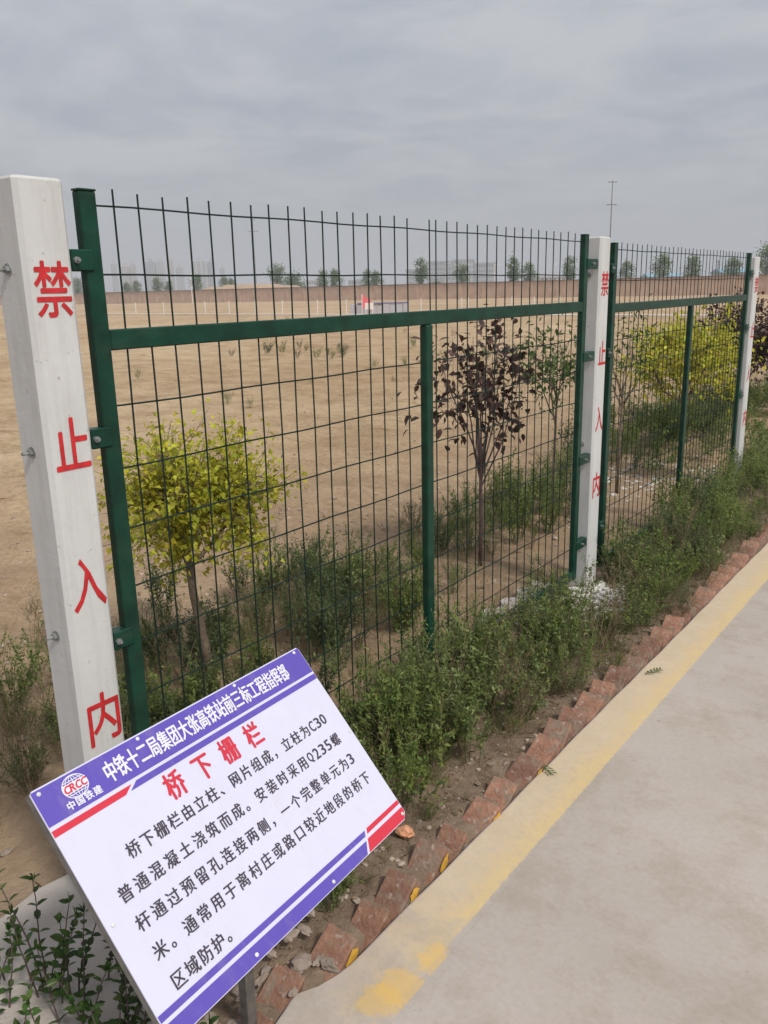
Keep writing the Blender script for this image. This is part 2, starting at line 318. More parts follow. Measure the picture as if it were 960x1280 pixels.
# ------------------------------------------------------------------ ground, path, slab
def vnoise(x, y, seed=0):
    def h(i, j):
        n = np.sin(i * 127.1 + j * 311.7 + seed * 74.7) * 43758.5453; return n - np.floor(n)
    i = np.floor(x); j = np.floor(y); fx = x - i; fy = y - j; fx = fx * fx * (3 - 2 * fx); fy = fy * fy * (3 - 2 * fy)
    return (h(i, j) * (1 - fx) + h(i + 1, j) * fx) * (1 - fy) + (h(i, j + 1) * (1 - fx) + h(i + 1, j + 1) * fx) * fy - .5
def gz(x, y):
    x = np.asarray(x, float); y = np.asarray(y, float); r = np.hypot(x, y - 1)
    z = -.035 + .05 * vnoise(x * 1.1, y * 1.1, 1) + .035 * vnoise(x * 3.1, y * 3.1, 2) + .02 * vnoise(x * 9, y * 9, 3) + .012 * vnoise(x * 23, y * 23, 4)
    z = z + np.clip((r - 6) / 20, 0, 1) * .18 * vnoise(x * .35, y * .35, 5)
    fr = np.clip((-x - 1.6) / 2.5, 0, 1) * np.clip((70 - r) / 40, 0, 1)
    z = z + fr * (.022 * np.sin((x * .83 + y * .56) * 3.4 + 2.5 * vnoise(x * .4, y * .4, 8)) * (.5 + vnoise(x * .6, y * .6, 9)) + .05 * vnoise(x * 2.2, y * 2.2, 7))
    z = np.where(r > 60, z * .3, z)
    b = np.clip((x - .40) / .12, 0, 1); z = z * (1 - b) + b * (z * .4 - .004)
    k = np.clip((x - .605) / .05, 0, 1)       # drops away under the path slab
    z = z * (1 - k) + k * -.16
    return z
def sheet():
    s = np.linspace(-1, 1, 461); gx = .80 * np.sinh(8.1 * s) * .99; gy = gx + 1.2
    X, Y = np.meshgrid(gx, gy, indexing='ij'); Z = gz(X, Y); n = len(s)
    me = bpy.data.meshes.new('ground'); V = np.stack([X, Y, Z], -1).reshape(-1, 3)
    i = np.arange(n * n).reshape(n, n); F = np.stack([i[:-1, :-1], i[1:, :-1], i[1:, 1:], i[:-1, 1:]], -1).reshape(-1, 4)
    me.vertices.add(len(V)); me.vertices.foreach_set('co', V.ravel()); me.loops.add(F.size); me.loops.foreach_set('vertex_index', F.ravel())
    me.polygons.add(len(F)); me.polygons.foreach_set('loop_start', np.arange(len(F)) * 4); me.polygons.foreach_set('loop_total', np.full(len(F), 4)); me.polygons.foreach_set('use_smooth', np.ones(len(F), bool))
    me.materials.append(M_ground); me.update(calc_edges=True); return me
link('ground', sheet(), kind='structure')

EX = .640                                        # path edge
def edge_x(y): return EX + .0016 * math.sin(y * 3.1) + .0014 * math.sin(y * 17.3 + 1) - min(.05, .25 * max(0, -.02 - y)) * (1 + .6 * math.sin(y * 37) + .4 * math.sin(y * 83))
mb = MB(); ys = list(np.arange(-5, 8, .05)) + [9, 12, 16, 24, 40, 70]
V = []; F = []
for i, y in enumerate(ys):
    x = edge_x(y); V += [(x - .004, y, -.14), (x, y, -.006), (x + .006, y, 0), (6.2, y, 0), (6.2, y, -.14)]
for i in range(len(ys) - 1):
    for j in range(4): F.append((i * 5 + j, i * 5 + j + 1, (i + 1) * 5 + j + 1, (i + 1) * 5 + j)[::-1])
mb.add(V, F); link('path', mb.mesh('path', M_path), kind='structure')
mb = MB(); V = []; F = []
for i, y in enumerate([q for q in ys if q >= -.35]):
    V += [(edge_x(y) + .010, y, .0008), (.826, y, .0008)]
n = len(V) // 2
F = [(2 * i, 2 * i + 1, 2 * i + 3, 2 * i + 2) for i in range(n - 1)]
mb.add(V, F); link('path_edge_line', mb.mesh('line', M_line), kind='structure')

# concrete pad at the foot of the near post
mb = MB(); pts = [(-.235, -.62), (-.19, -.50), (-.225, -.30), (-.20, -.16), (-.10, .02), (.03, .03), (.10, -.10), (.34, -.14), (.40, -.45), (.42, -1.3), (.30, -2.2), (-.30, -2.2), (-.26, -1.2)]
pts = [(x, y) for x, y in pts]; mb.poly(pts, -.12, .012)
M_pad = mat('pale_cement_pad', (.36, .315, .28), .92, 0, 6, .5, 70, col2=(.45, .40, .365))
link('concrete_pad', mb.mesh('pad', M_pad), kind='structure')
# thin cement footing showing behind the bottom rails
mb = MB()
for (a, b, dz) in ((2.05, 2.72, .018),):
    P = []
    k = 14
    L1 = [(-.07 + .02 * math.sin(i * 2.1 + a), a + (b - a) * i / k) for i in range(k + 1)]; L2 = [(-.22 + .03 * math.sin(i * 1.7), a + (b - a) * i / k) for i in range(k, -1, -1)]
    mb.poly([(x, y) for x, y in L1 + L2], -.12, dz)
link('footing_strip', mb.mesh('footing', mat('pale_footing', (.42, .38, .35), .95, .15, 9, .5, 60)), kind='structure')

# ------------------------------------------------------------------ glyphs
_gl = {}
def glyph(ch, off=0.0):
    k = (ch, off)
    if k not in _gl:
        c = bpy.data.curves.new('t', 'FONT'); c.body = ch; c.offset = off; c.resolution_u = 3
        o = bpy.data.objects.new('t', c); COL.objects.link(o)
        dg = bpy.context.evaluated_depsgraph_get(); ev = o.evaluated_get(dg); me = ev.to_mesh()
        _gl[k] = ([tuple(v.co[:2]) for v in me.vertices], [tuple(p.vertices) for p in me.polygons])
        ev.to_mesh_clear(); bpy.data.objects.remove(o); bpy.data.curves.remove(c)
    return _gl[k]
def put_glyph(mb, ch, cx, cy, w, h, z, off=0.02, M=None, em=True, flip=False):
    """glyph centred on (cx,cy) of its em box, scaled to w x h"""
    V, F = glyph(ch, off)
    if em: V = [((x - .5) * w + cx, (y - .38) * h + cy) for x, y in V]
    else:
        xs = [q[0] for q in V]; ys = [q[1] for q in V]; ax, ay = (min(xs) + max(xs)) / 2, (min(ys) + max(ys)) / 2
        V = [((x - ax) / (max(xs) - min(xs)) * w + cx, (y - ay) / (max(ys) - min(ys)) * h + cy) for x, y in V]
    V3 = [Vector((x, y, z)) for x, y in V]
    if M is not None: V3 = [M @ q for q in V3]
    mb.add(V3, F)

# ------------------------------------------------------------------ concrete posts
def post(y0, y1, top, label, dz=0, depth=.118):
    x1 = .03; hx = depth / 2
    yc = (y0 + y1) / 2
    t = thing('concrete_post', label, 'post', (x1 - hx, yc, 0), 'white painted concrete fence posts')
    lx, ly = hx, (y1 - y0) / 2
    mb = MB(); c = .010
    import bmesh
    ring = [(-lx + c, -ly), (lx - c, -ly), (lx, -ly + c), (lx, ly - c), (lx - c, ly), (-lx + c, ly), (-lx, ly - c), (-lx, -ly + c)]
    zs = [-.25, .0, .45, .9, 1.35, top - .006, top]; V = []; F = []
    for k, z in enumerate(zs):
        s = 1 if k < len(zs) - 1 else .93
        for (x, y) in ring: V.append((x * s, y * s, z))
    n = 8
    for k in range(len(zs) - 1):
        for j in range(n): F.append((k * n + j, k * n + (j + 1) % n, (k + 1) * n + (j + 1) % n, (k + 1) * n + j))
    F.append(tuple((len(zs) - 1) * n + j for j in range(n)))
    mb.add(V, F); link('post_shaft', mb.mesh('shaft', M_post), t)
    A = Matrix(((0, 0, 1, 0), (1, 0, 0, 0), (0, 1, 0, 0), (0, 0, 0, 1)))   # glyph x->Y, y->Z, z->X
    for ch, zc, h in (('禁', 1.617, .118), ('止', 1.272, .118), ('入', .930, .128), ('内', .573, .134)):
        g = MB(); bo = .0016
        for k_, (dx_, dy_) in enumerate([(0, 0), (bo, 0), (-bo, 0), (0, bo), (0, -bo), (bo * .7, bo * .7), (-bo * .7, -bo * .7)]): put_glyph(g, ch, .003 + dx_, zc + dz + dy_, .088, h, lx + .0012 + k_ * 2e-5, off=0, M=A, em=False)
        link('painted_character', g.mesh(ch, M_red), t)
    for z in (1.66, 1.255, .80):
        g = MB(); g.tube([(-.004, -ly - .002, z + dz), (-.004, -ly + .004, z + dz)], .014, 14)
        g.tube([(-.004, -ly - .010, z + dz), (-.004, -ly - .002, z + dz)], .0085, 6)
        g.tube([(-.004, -ly - .026, z + dz), (-.004, -ly - .010, z + dz)], .004, 8)
        link('through_bolt', g.mesh('bolt', M_bolt), t)
    return t
post(-.265, -.145, 1.850, 'near white concrete post, cut by the left edge of the photo, with large red characters', 0)
post(2.828, 2.950, 1.830, 'middle white concrete post between the two green fence panels', -.012)
post(5.848, 5.968, 1.782, 'farthest white concrete post at the right end of the fence', -.045, .072)

# ------------------------------------------------------------------ fence panels
def tube_obj(name, x0, x1, y0, y1, z0, z1, par, bev=.003):
    mb = MB(); mb.box(x0, x1, y0, y1, z0, z1, bev=bev); return link(name, mb.mesh(name, M_green), par)
def panel(ya, yb, ym, wires, dz, label, clampsA, clampsB, railz=(1.473, 1.522)):
    t = thing('fence_panel', label, 'fence', (0, (ya + yb) / 2, dz), 'green welded wire fence panels'); oy = (ya + yb) / 2
    w = .045; d = .014; tz = 1.832
    for (a, b, side) in ((ya, ya + w, 0), (yb - w, yb, 1)):
        o = tube_obj('frame_upright', -d, d, a - oy, b - oy, .075, tz, t)
        mb = MB(); mb.box(-d - .0015, d + .0015, a - oy - .0015, b - oy + .0015, tz, tz + .005, bev=.002); link('end_cap', mb.mesh('cap', M_green), o)
    tube_obj('middle_rail', -.0135, .0135, ya + w - oy, yb - w - oy, railz[0], railz[1], t)
    tube_obj('bottom_rail', -.0135, .0135, ya + w - oy, yb - w - oy, .078, .125, t)
    tube_obj('middle_upright', -.015, .0165, ym - .023 - oy, ym + .022 - oy, .125, railz[0], t, .006)
    hz = [1.803 - .1553 * k for k in range(11) if k not in (2,)]
    rw = .0024
    for i, y in enumerate(wires):
        if ym - .024 < y < ym + .024: y = ym + .03
        jx = [random.uniform(-.0012, .0012) for _ in range(4)]; jy = [random.uniform(-.0042, .0042) for _ in range(4)]
        tp = 1.838 + random.uniform(-.004, .004)
        mb = MB()
        mb.tube([(jx[0] + .001, y - oy + jy[0], .12), (jx[1], y - oy + jy[1], .62), (jx[2], y - oy + jy[2], 1.2), (jx[3], y - oy + jy[3] * .5, 1.6), (jx[3], y - oy + jy[3], tp)], rw, 6)
        link('vertical_wire', mb.mesh('vwire', M_wire), t)
    for k, z in enumerate(hz):
        if z < .16: continue
        mb = MB(); n = 24
        mb.tube([(-.005, ya + w - .004 - oy + (yb - ya - 2 * w + .008) * i / n, z + .0016 * math.sin(i * 1.3 + k)) for i in range(n + 1)], rw, 6)
        link('horizontal_wire', mb.mesh('hwire', M_wire), t)
    for (z, side) in [(z, 0) for z in clampsA] + [(z, 1) for z in clampsB]:
        mb = MB(); z -= dz
        if side == 0: a, b = ya - .040 - oy, ya - oy
        else: a, b = yb - oy, yb + .105 - oy
        mb.box(-d - .003, d + .006, a, b + (.018 if side == 0 else 0), z - .024, z + .024, bev=.003)
        if side: mb.box(-d - .002, d + .005, yb - oy - .02, yb - oy, z - .023, z + .023, bev=.002)
        o = link('clamp', mb.mesh('clamp', M_green), t)
        mb = MB(); yy = (a - .002 if side == 0 else a + .03)
        mb.tube([(d + .005, yy + .012, z), (d + .013, yy + .012, z)], .008, 6); mb.tube([(d + .013, yy + .012, z), (d + .020, yy + .012, z)], .0042, 8)
        link('clamp_bolt', mb.mesh('cbolt', M_bolt), o)
    return t
w1 = [.075 * i + (.031 if i > 16 else 0) for i in range(35)]
panel(-.100, 2.717, 1.315, w1, 0, 'near green wire fence panel between the first and middle posts', (1.68, 1.27, .75), (1.70, 1.25, .72, .26))
w2 = [3.172 + .0752 * i for i in range(34)]
panel(3.045, 5.772, 4.405, w2, -.028, 'far green wire fence panel between the middle and last posts', (1.68, 1.25, .30), (1.66, 1.25, .72), (1.483, 1.530))
# ------------------------------------------------------------------ information sign
RB = Matrix(((-.0709265, -.6602932, .7476512), (.9972815, -.0319316, .0664072), (-.0199745, .7503288, .6607630)))
BC = Vector((.53672, -.20286, .51110)); BW, BH = .8, .8 * .64069
sg = thing('information_sign', 'tilted white information sign with violet bands and Chinese lettering on a steel post', 'sign', (.572, -.275, 0))
MS = Matrix.Translation(BC - Vector((.572, -.275, 0))) @ RB.to_4x4()
def sgpart(name, mb, mt, par=sg):
    o = link(name, mb.mesh(name, mt), par)
    if par is sg: o.matrix_local = MS
    return o
X = lambda u: (u - .5) * BW
Y = lambda v: (.5 - v) * BH
def P(*q): return [(X(u), Y(v)) for u, v in q]
mb = MB(); c = .006; hw, hh = BW / 2, BH / 2
mb.poly([(-hw + c, -hh), (hw - .016, -hh), (hw, -hh + .014), (hw, hh - c), (hw - c, hh), (-hw + c, hh), (-hw, hh - c), (-hw, -hh + c)], -.003, 0)
board = sgpart('board', mb, M_board)
mb = MB(); tw = .020
for a in ((-hw + .001, -hw + tw, -hh + .002, hh - .002), (hw - tw - .004, hw - .004, -hh + .012, hh - .004)): mb.box(a[0], a[1], a[2], a[3], -.023, -.0032, bev=.001)
for a in ((-hw + tw, hw - tw - .004, hh - tw - .002, hh - .002), (-hw + tw, hw - tw - .004, -hh + .003, -hh + tw + .003)): mb.box(a[0], a[1], a[2], a[3], -.0225, -.0034, bev=.001)
mb.box(-hw + tw, hw - tw - .004, -.01, .01, -.022, -.0036)
sgpart('backing_frame', mb, M_edge)
e = .0008
def flat(name, polys, mt, z=e):
    mb = MB()
    for q in polys: mb.poly(P(*q), .0001, z)
    return sgpart(name, mb, mt)
flat('header_band', [[(.004, .006), (.996, .006), (.998, .012), (.998, .147), (.002, .147), (.002, .012)]], M_blue)
flat('header_stripe', [[(.253, .160), (.998, .160), (.998, .188), (.226, .186)]], M_blue)
flat('red_stripe', [[(.002, .163), (.236, .163), (.209, .189), (.002, .189)]], M_sred)
flat('footer_stripe', [[(.002, .895), (.812, .908), (.803, .931), (.002, .920)]], M_blue)
flat('footer_band', [[(.002, .935), (.796, .948), (.772, .997), (.008, .997), (.002, .990)]], M_blue)
flat('red_footer_stripe', [[(.824, .906), (.998, .906), (.998, .926), (.815, .928)]], M_sred)
flat('red_footer_band', [[(.806, .945), (.998, .945), (.998, .968), (.981, .997), (.784, .997)]], M_sred)
# every printed character is a part of its own; heavier faces are built up from slightly shifted, stacked layers
def char_part(ch, cx, cy, w, h, z, mt, bold=0., em=True):
    mb = MB(); k = 0
    for dx, dy in ([(0, 0), (bold, 0), (-bold, 0), (0, bold * .7), (0, -bold * .7)] if bold else [(0, 0)]):
        put_glyph(mb, ch, cx + dx, cy + dy, w, h, z + k * 2e-5, 0, em=em); k += 1
    return sgpart('printed_character', mb, mt)
T = '中铁十二局集团大张高铁站前三标工程指挥部'
for i, ch in enumerate(T): char_part(ch, X(.204 + (.885 - .204) * i / (len(T) - 1)), Y(.078), .0285, .047, .0016, M_swhite, .0011)
for i, ch in enumerate('桥下栅栏'): char_part(ch, X(.342 + .1025 * i), Y(.2555), .050, .061, .0012, M_sred, .0016)
rows = [('桥下栅栏由立柱、网片组成，立柱为C30', .153, .919, .375), ('普通混凝土浇筑而成。安装时采用Q235螺', .081, .916, .4915), ('杆通过预留孔连接两侧，一个完整单元为3', .084, .926, .609), ('米。通常用于离村庄或路口较近地段的桥下', .085, .932, .7255), ('区域防护。', .088, .262, .845)]
for tx, ua, ub, v in rows:
    adv = [0]
    for a, b in zip(tx, tx[1:]):
        wa, wb = (.62 if a.isascii() else 1.), (.62 if b.isascii() else 1.); adv.append(adv[-1] + (wa + wb) / 2)
    for ch, a in zip(tx, adv):
        cx = X(ua + (ub - ua) * a / adv[-1])
        if ch.isascii(): char_part(ch, cx, Y(v), .0170, .0265, .0012, M_ink, .0006, em=False)
        else: char_part(ch, cx, Y(v), .0315, .0335, .0012, M_ink, .0006)
# emblem: white globe with meridians, red letters across it
mb = MB(); ex, ey, ra, rb = X(.106), Y(.060), .0285, .0235
def ell(cx, cy, a, b, z, w, n=32, a0=0, a1=2 * math.pi):
    V = []; F = []
    for i in range(n + 1):
        g = a0 + (a1 - a0) * i / n
        V += [(cx + a * math.cos(g), cy + b * math.sin(g), z), (cx + (a - w if abs(a) > w else a * .0) * math.cos(g), cy + (b - w) * math.sin(g), z)]
    F = [(2 * i, 2 * i + 2, 2 * i + 3, 2 * i + 1) for i in range(n)]
    mb.add(V, F)
ell(ex, ey, ra, rb, .0016, .0020)
for a in (.35, .72):
    ell(ex, ey, ra * a, rb - .001, .0017 + a * .0002, .0014)
mb.box(ex - .0008, ex + .0008, ey - rb + .001, ey + rb - .001, .0014, .0021)
for h in (-.56, .56):
    wv = ra * math.sqrt(1 - h * h) - .001; mb.box(ex - wv, ex + wv, ey + h * rb - .0008, ey + h * rb + .0008, .0014, .0022)
mb.box(ex - ra + .002, ex + ra - .002, ey - .0098, ey + .0098, .0014, .0024)
emb = sgpart('emblem', mb, M_swhite)
mb = MB(); SH = Matrix(((1, .25, 0, 0), (.0, 1, 0, 0), (0, 0, 1, 0), (0, 0, 0, 1)))
for i, ch in enumerate('CRCC'):
    V, F = glyph(ch, 0); xs = [q[0] for q in V]; ys_ = [q[1] for q in V]
    V = [((x - min(xs)) / (max(xs) - min(xs)) * .0115, (y - min(ys_)) / (max(ys_) - min(ys_)) * .0150 - .0075) for x, y in V]
    for k_, (dx, dy) in enumerate([(0, 0), (.0008, 0), (-.0008, 0), (0, .0006), (0, -.0006)]): mb.add([(ex - .0245 + i * .0127 + x + .22 * y + dx, ey + y + dy, .0029 + k_ * 2e-5) for x, y in V], F)
link('emblem_lettering', mb.mesh('crcc', M_sred), emb)
ebl = bpy.data.objects[emb.name]
for i, ch in enumerate('中国铁建'): char_part(ch, X(.073 + .0257 * i), Y(.1165), .0185, .0185, .0016, M_swhite, .0006)
for (u, v) in [(.019, .022), (.317, .018), (.688, .018), (.972, .018), (.984, .972), (.990, .501), (.612, .978), (.29, .975), (.018, .555)]:
    mb = MB(); x, y = X(u), Y(v); mb.tube([(x, y, 0), (x, y, .0025), (x, y, .0038)], [.0046, .0042, .0018], 12); sgpart('rivet', mb, M_rivet)
mb = MB(); mb.box(-.0135, .0135, -.0135, .0135, -.3, .455, bev=.002); link('steel_leg', mb.mesh('leg', M_dark), sg)
mb = MB(); mb.tube([Vector((0, 0, .40)), MS @ Vector((-.03, .02, -.02))], .006, 6); link('bracket', mb.mesh('bracket', M_dark), sg)

# ------------------------------------------------------------------ brick edging
be = thing('brick_edging', 'saw-tooth edging of tilted red bricks along the concrete path', 'edging', (.58, 1.5, 0))
def brick_mesh(k):
    import bmesh
    r = random.Random(k); bm = bmesh.new(); bmesh.ops.create_cube(bm, size=1)
    for q in bm.verts: q.co = Vector((q.co.x * .092, q.co.y * .053, q.co.z * .235))
    bmesh.ops.bevel(bm, geom=bm.edges[:], offset=.003, segments=1, affect='EDGES')
    bmesh.ops.subdivide_edges(bm, edges=[e for e in bm.edges if e.calc_length() > .04], cuts=1, use_grid_fill=True)
    for q in bm.verts: q.co += Vector((r.uniform(-1, 1), r.uniform(-1, 1), r.uniform(-1, 1))) * .0018
    if k % 2:   # chipped corner
        for q in bm.verts:
            d = (q.co - Vector((.056, .026, .117))).length
            if d < .045: q.co *= .86
    me = bpy.data.meshes.new('brick'); bm.to_mesh(me); bm.free(); me.materials.append(M_brick); return me
bms = [brick_mesh(k) for k in range(7)]
ys_b = []; y = -.55
while y < 7.2: ys_b.append(y); y += .142 + random.uniform(-.02, .026)
for i, y in enumerate(ys_b):
    near = y < .02
    o = link('brick', bms[i % 7], be); tilt = 36 + random.uniform(-7, 8) if not near else 24 + random.uniform(-10, 12)
    tz_ = .038 + random.uniform(-.016, .010) - (.022 if near else 0)
    o.location = (edge_x(y) - .0490 + random.uniform(-.008, -.001) - .58, y - 1.5 - .1, tz_ - .1175 * math.sin(R(tilt)) - .0265 * math.cos(R(tilt)))
    o.rotation_euler = (R(tilt - 90), R(random.uniform(-4, 4)), R(random.uniform(-9, 6)))
    if i in (4, 6, 7, 9, 11):
        d_ = MB(); n_ = 12; c0 = Vector((.0468, -.004, .080))
        V = [c0] + [c0 + Vector((0, random.uniform(.012, .022) * math.cos(6.283 * a / n_), random.uniform(.014, .034) * math.sin(6.283 * a / n_))) for a in range(n_)]
        for q in V: q.x = .0490
        d_.add(V, [(0, 1 + a, 1 + (a + 1) % n_) for a in range(n_)]); link('paint_dab', d_.mesh('dab', M_yel), o)
# cement smear and rubble at the near end of the edging
def lump(mb, c, s, seed, n=2):
    import bmesh
    r = random.Random(seed); bm = bmesh.new(); bmesh.ops.create_icosphere(bm, subdivisions=n, radius=1)
    o = Vector((r.random() * 9, r.random() * 9, r.random() * 9))
    from mathutils import noise as mn
    for q in bm.verts:
        k = 1 + .5 * mn.noise(q.co * 1.5 + o) + .22 * mn.noise(q.co * 4 + o); q.co = Vector((q.co.x * s[0] * k, q.co.y * s[1] * k, q.co.z * s[2] * k)) + Vector(c)
    bm.verts.index_update(); V = [q.co.copy() for q in bm.verts]; F = [[q.index for q in f.verts] for f in bm.faces]; bm.free(); mb.add(V, F)
mb = MB()
for i in range(44):
    y = random.uniform(-.62, .02); lump(mb, (edge_x(y) - random.uniform(-.012, .13), y, random.uniform(-.016, .006)), (random.uniform(.006, .024), random.uniform(.008, .028), random.uniform(.005, .012)), i, 3 if i < 20 else 2)
tag(link('cement_rubble', mb.mesh('rubble', M_mortar), kind='stuff'), 'crumbled grey cement smeared over the nearest edging bricks', 'rubble')
mb = MB(); lump(mb, (0, 0, 0), (.030, .022, .018), 77)
tag(link('brick_fragment', mb.mesh('fragment', mat('fresh_orange_brick', (.62, .30, .17), .9, .2, 30, .4)), loc=(.455, .50, .0)), 'small bright orange brick fragment lying in the bed by the right corner of the sign', 'brick fragment')
mb = MB()
for i in range(60):
    x, y = random.uniform(.22, .50), random.uniform(-.4, .1); lump(mb, (x, y, .0), (random.uniform(.006, .028), random.uniform(.006, .028), random.uniform(.005, .016)), 50 + i)
tag(link('earth_clod', mb.mesh('clod', M_stone), kind='stuff'), 'brown lumps of soil and stone under the sign', 'clods')

# lime heap at the middle post
mb = MB()
for i in range(330):
    a = random.uniform(0, 6.28); r = random.uniform(0, 1) ** .6; q = .004 + .012 * random.random() ** 2
    lump(mb, (.175 + r * .135 * math.cos(a), 2.67 + r * .30 * math.sin(a), -.012 + .055 * (1 - r) * random.random()), (q * random.uniform(.8, 1.6), q * random.uniform(.8, 1.6), q * .8), 200 + i, 1)
for i in range(14): lump(mb, (.03 + random.uniform(-.05, .06), 2.75 + random.uniform(-.16, .16), .0), (.03, .035, .02), 600 + i, 2)
tag(link('lime_heap', mb.mesh('lime', M_lime)), 'lumpy white lime heap at the foot of the middle post', 'heap')

# ------------------------------------------------------------------ plant builders
V_0 = Vector
M_dry2 = leafmat('dead_leaf_litter', (.20, .145, .085), (.38, .30, .18), .45, .01)
class PB:
    """leaf + stem soup"""
    def __init__(s, rich=False): s.lv = []; s.rich = rich; s.st = MB()
    def leaf(s, p, d, up, ln, wd, fold=.25, droop=.2, n=None):
        d = d.normalized(); side = d.cross(up)
        if side.length < 1e-4: side = d.orthogonal()
        side.normalize(); nrm = side.cross(d)
        if s.rich:
            a = p + d * ln * .28 - nrm * ln * droop * .05; b = p + d * ln * .66 - nrm * ln * droop * .4
            s.lv.append((p, a + side * wd * .42 + nrm * wd * fold, b + side * wd * .40 + nrm * wd * fold, p + d * ln - nrm * ln * droop, b - side * wd * .40 + nrm * wd * fold, a - side * wd * .42 + nrm * wd * fold, a, b))
        else:
            m1 = p + d * ln * .45
            s.lv.append((p, m1 + side * wd * .5 + nrm * wd * fold, p + d * ln - nrm * ln * droop, m1 - side * wd * .5 + nrm * wd * fold))
    def leaf_mesh(s, name, mt):
        k = 8 if s.rich else 4; tri = [(0, 1, 6), (1, 2, 7), (1, 7, 6), (2, 3, 7), (0, 6, 5), (6, 7, 5), (7, 4, 5), (7, 3, 4)] if s.rich else [(0, 1, 2), (0, 2, 3)]
        n = len(s.lv); V = np.array([[tuple(q) for q in l] for l in s.lv], float).reshape(-1, 3)
        b = np.arange(n)[:, None] * k
        F = np.concatenate([b + list(q) for q in tri], 1).reshape(-1, 3)
        me = bpy.data.meshes.new(name); me.vertices.add(len(V)); me.vertices.foreach_set('co', V.ravel()); me.loops.add(F.size); me.loops.foreach_set('vertex_index', F.ravel())
        me.polygons.add(len(F)); me.polygons.foreach_set('loop_start', np.arange(len(F)) * 3); me.polygons.foreach_set('loop_total', np.full(len(F), 3))
        if s.rich: me.polygons.foreach_set('use_smooth', np.ones(len(F), bool))
        me.materials.append(mt); me.update(calc_edges=True); return me
def rv(s=1.): return Vector((random.gauss(0, s), random.gauss(0, s), random.gauss(0, s)))
def curve(p, d, ln, n=5, wob=.12, lift=0.):
    pts = [p.copy()]; d = d.normalized()
    for i in range(n):
        d = (d + rv(wob) + Vector((0, 0, lift))).normalized(); p = p + d * ln / n; pts.append(p.copy())
    return pts
def along(pts, t):
    k = t * (len(pts) - 1); i = min(int(k), len(pts) - 2); f = k - i; return pts[i].lerp(pts[i + 1], f), (pts[i + 1] - pts[i]).normalized()
def herb(seed, h, ns, spread, ll, lw, nleaf, srad=.0016, branch=2, t0=.15, droop=.25):
    random.seed(seed); b = PB()
    for i in range(ns):
        a = random.uniform(0, 6.28); lean = random.uniform(.05, spread); hh = h * random.uniform(.55, 1.1)
        base = Vector((math.cos(a), math.sin(a), 0)) * random.uniform(0, .05)
        pts = curve(base, Vector((math.cos(a) * lean, math.sin(a) * lean, 1)), hh, 5, .08)
        b.st.tube([pts[0] - Vector((0, 0, .03))] + pts[1:], [srad * (1 - .7 * j / len(pts)) for j in range(len(pts))], 3, False)
        tips = [(pts, 1.)]
        for j in range(branch):
            p, d = along(pts, random.uniform(.3, .85)); q = curve(p, d + rv(.6), hh * random.uniform(.2, .4), 3, .1, .15); b.st.tube(q, [srad * .6, srad * .5, srad * .4, srad * .2], 3, False); tips.append((q, .5))
        for (q, w) in tips:
            for j in range(max(2, int(nleaf * w))):
                t = t0 + (1 - t0) * (j + random.random()) / max(2, int(nleaf * w)); p, d = along(q, min(t, .999)); dd = (rv(.6) + d * .35 + Vector((0, 0, .15)))
                s_ = random.uniform(.6, 1.15) * (1.1 - .35 * t)
                b.leaf(p, dd, Vector((0, 0, 1)) + rv(.35), ll * s_, lw * s_, .18, droop)
    return b
def grass(seed, h, n, spread, w=.0035):
    random.seed(seed); b = PB(); V = []; F = []
    for i in range(n):
        a = random.uniform(0, 6.28); r = random.uniform(0, .05); p = Vector((r * math.cos(a), r * math.sin(a), -.01)); a += random.uniform(-1, 1)
        d = Vector((math.cos(a) * random.uniform(.05, spread), math.sin(a) * random.uniform(.05, spread), 1)).normalized(); hh = h * random.uniform(.4, 1.1)
        side = d.cross(Vector((math.sin(a), -math.cos(a), .3))).normalized(); k = len(V)
        for j in range(4):
            t = j / 3; ww = w * (1 - t * .95); V += [p - side * ww / 2, p + side * ww / 2]
            d = (d + Vector((math.cos(a), math.sin(a), -.5)) * .28 * (.5 + t)).normalized(); p = p + d * hh / 3
        for j in range(3): F.append((k + 2 * j, k + 2 * j + 1, k + 2 * j + 3, k + 2 * j + 2))
    m = MB(); m.add(V, F); return m
def g0(x, y): return float(gz(x, y))

# variants: (leaf mesh, stem mesh)
def variant(name, b, lm, sm):
    return (b.leaf_mesh(name + '_leaves', lm), b.st.mesh(name + '_stems', sm))
VAR = {
 'bush': [variant('bush', herb(s, .36, 11, .6, .029, .016, 15, .0018, 3), M_lf_herb if s % 2 else M_lf_herb2, M_stem) for s in range(4)],
 'fine': [variant('fine', herb(20 + s, .30, 14, .6, .024, .006, 20, .0014, 3), [M_lf_herb2, M_lf_dull, M_lf_herb][s % 3], M_stem) for s in range(4)],
 'dark': [variant('dark', herb(40 + s, .36, 17, .5, .026, .012, 19, .0018, 3), M_lf_dark if s % 3 else M_lf_herb, M_stem) for s in range(4)],
 'leggy': [variant('leggy', herb(70 + s, .40, 7, .45, .034, .015, 15, .0020, 4, .2), [M_lf_herb, M_lf_herb2][s % 2], M_stem) for s in range(4)],
 'stalk': [variant('stalk', herb(75 + s, .42, 8, .35, .014, .004, 7, .0016, 3, .3), M_lf_dull, M_twig) for s in range(3)],
 'upright': [variant('upright', herb(170 + s, .46, 9, .22, .030, .012, 20, .0020, 3, .12, .1), M_lf_herb2 if s % 2 else M_lf_herb, M_stem) for s in range(3)],
 'brownstem': [variant('brownstem', herb(180 + s, .48, 9, .28, .012, .004, 6, .0017, 4, .3), M_dry2, M_twig) for s in range(3)],
 'dead': [variant('dead', herb(60 + s, .26, 12, .9, .016, .006, 6, .0015, 3), M_dry if s % 2 else M_lf_dull, M_twig) for s in range(3)],
}
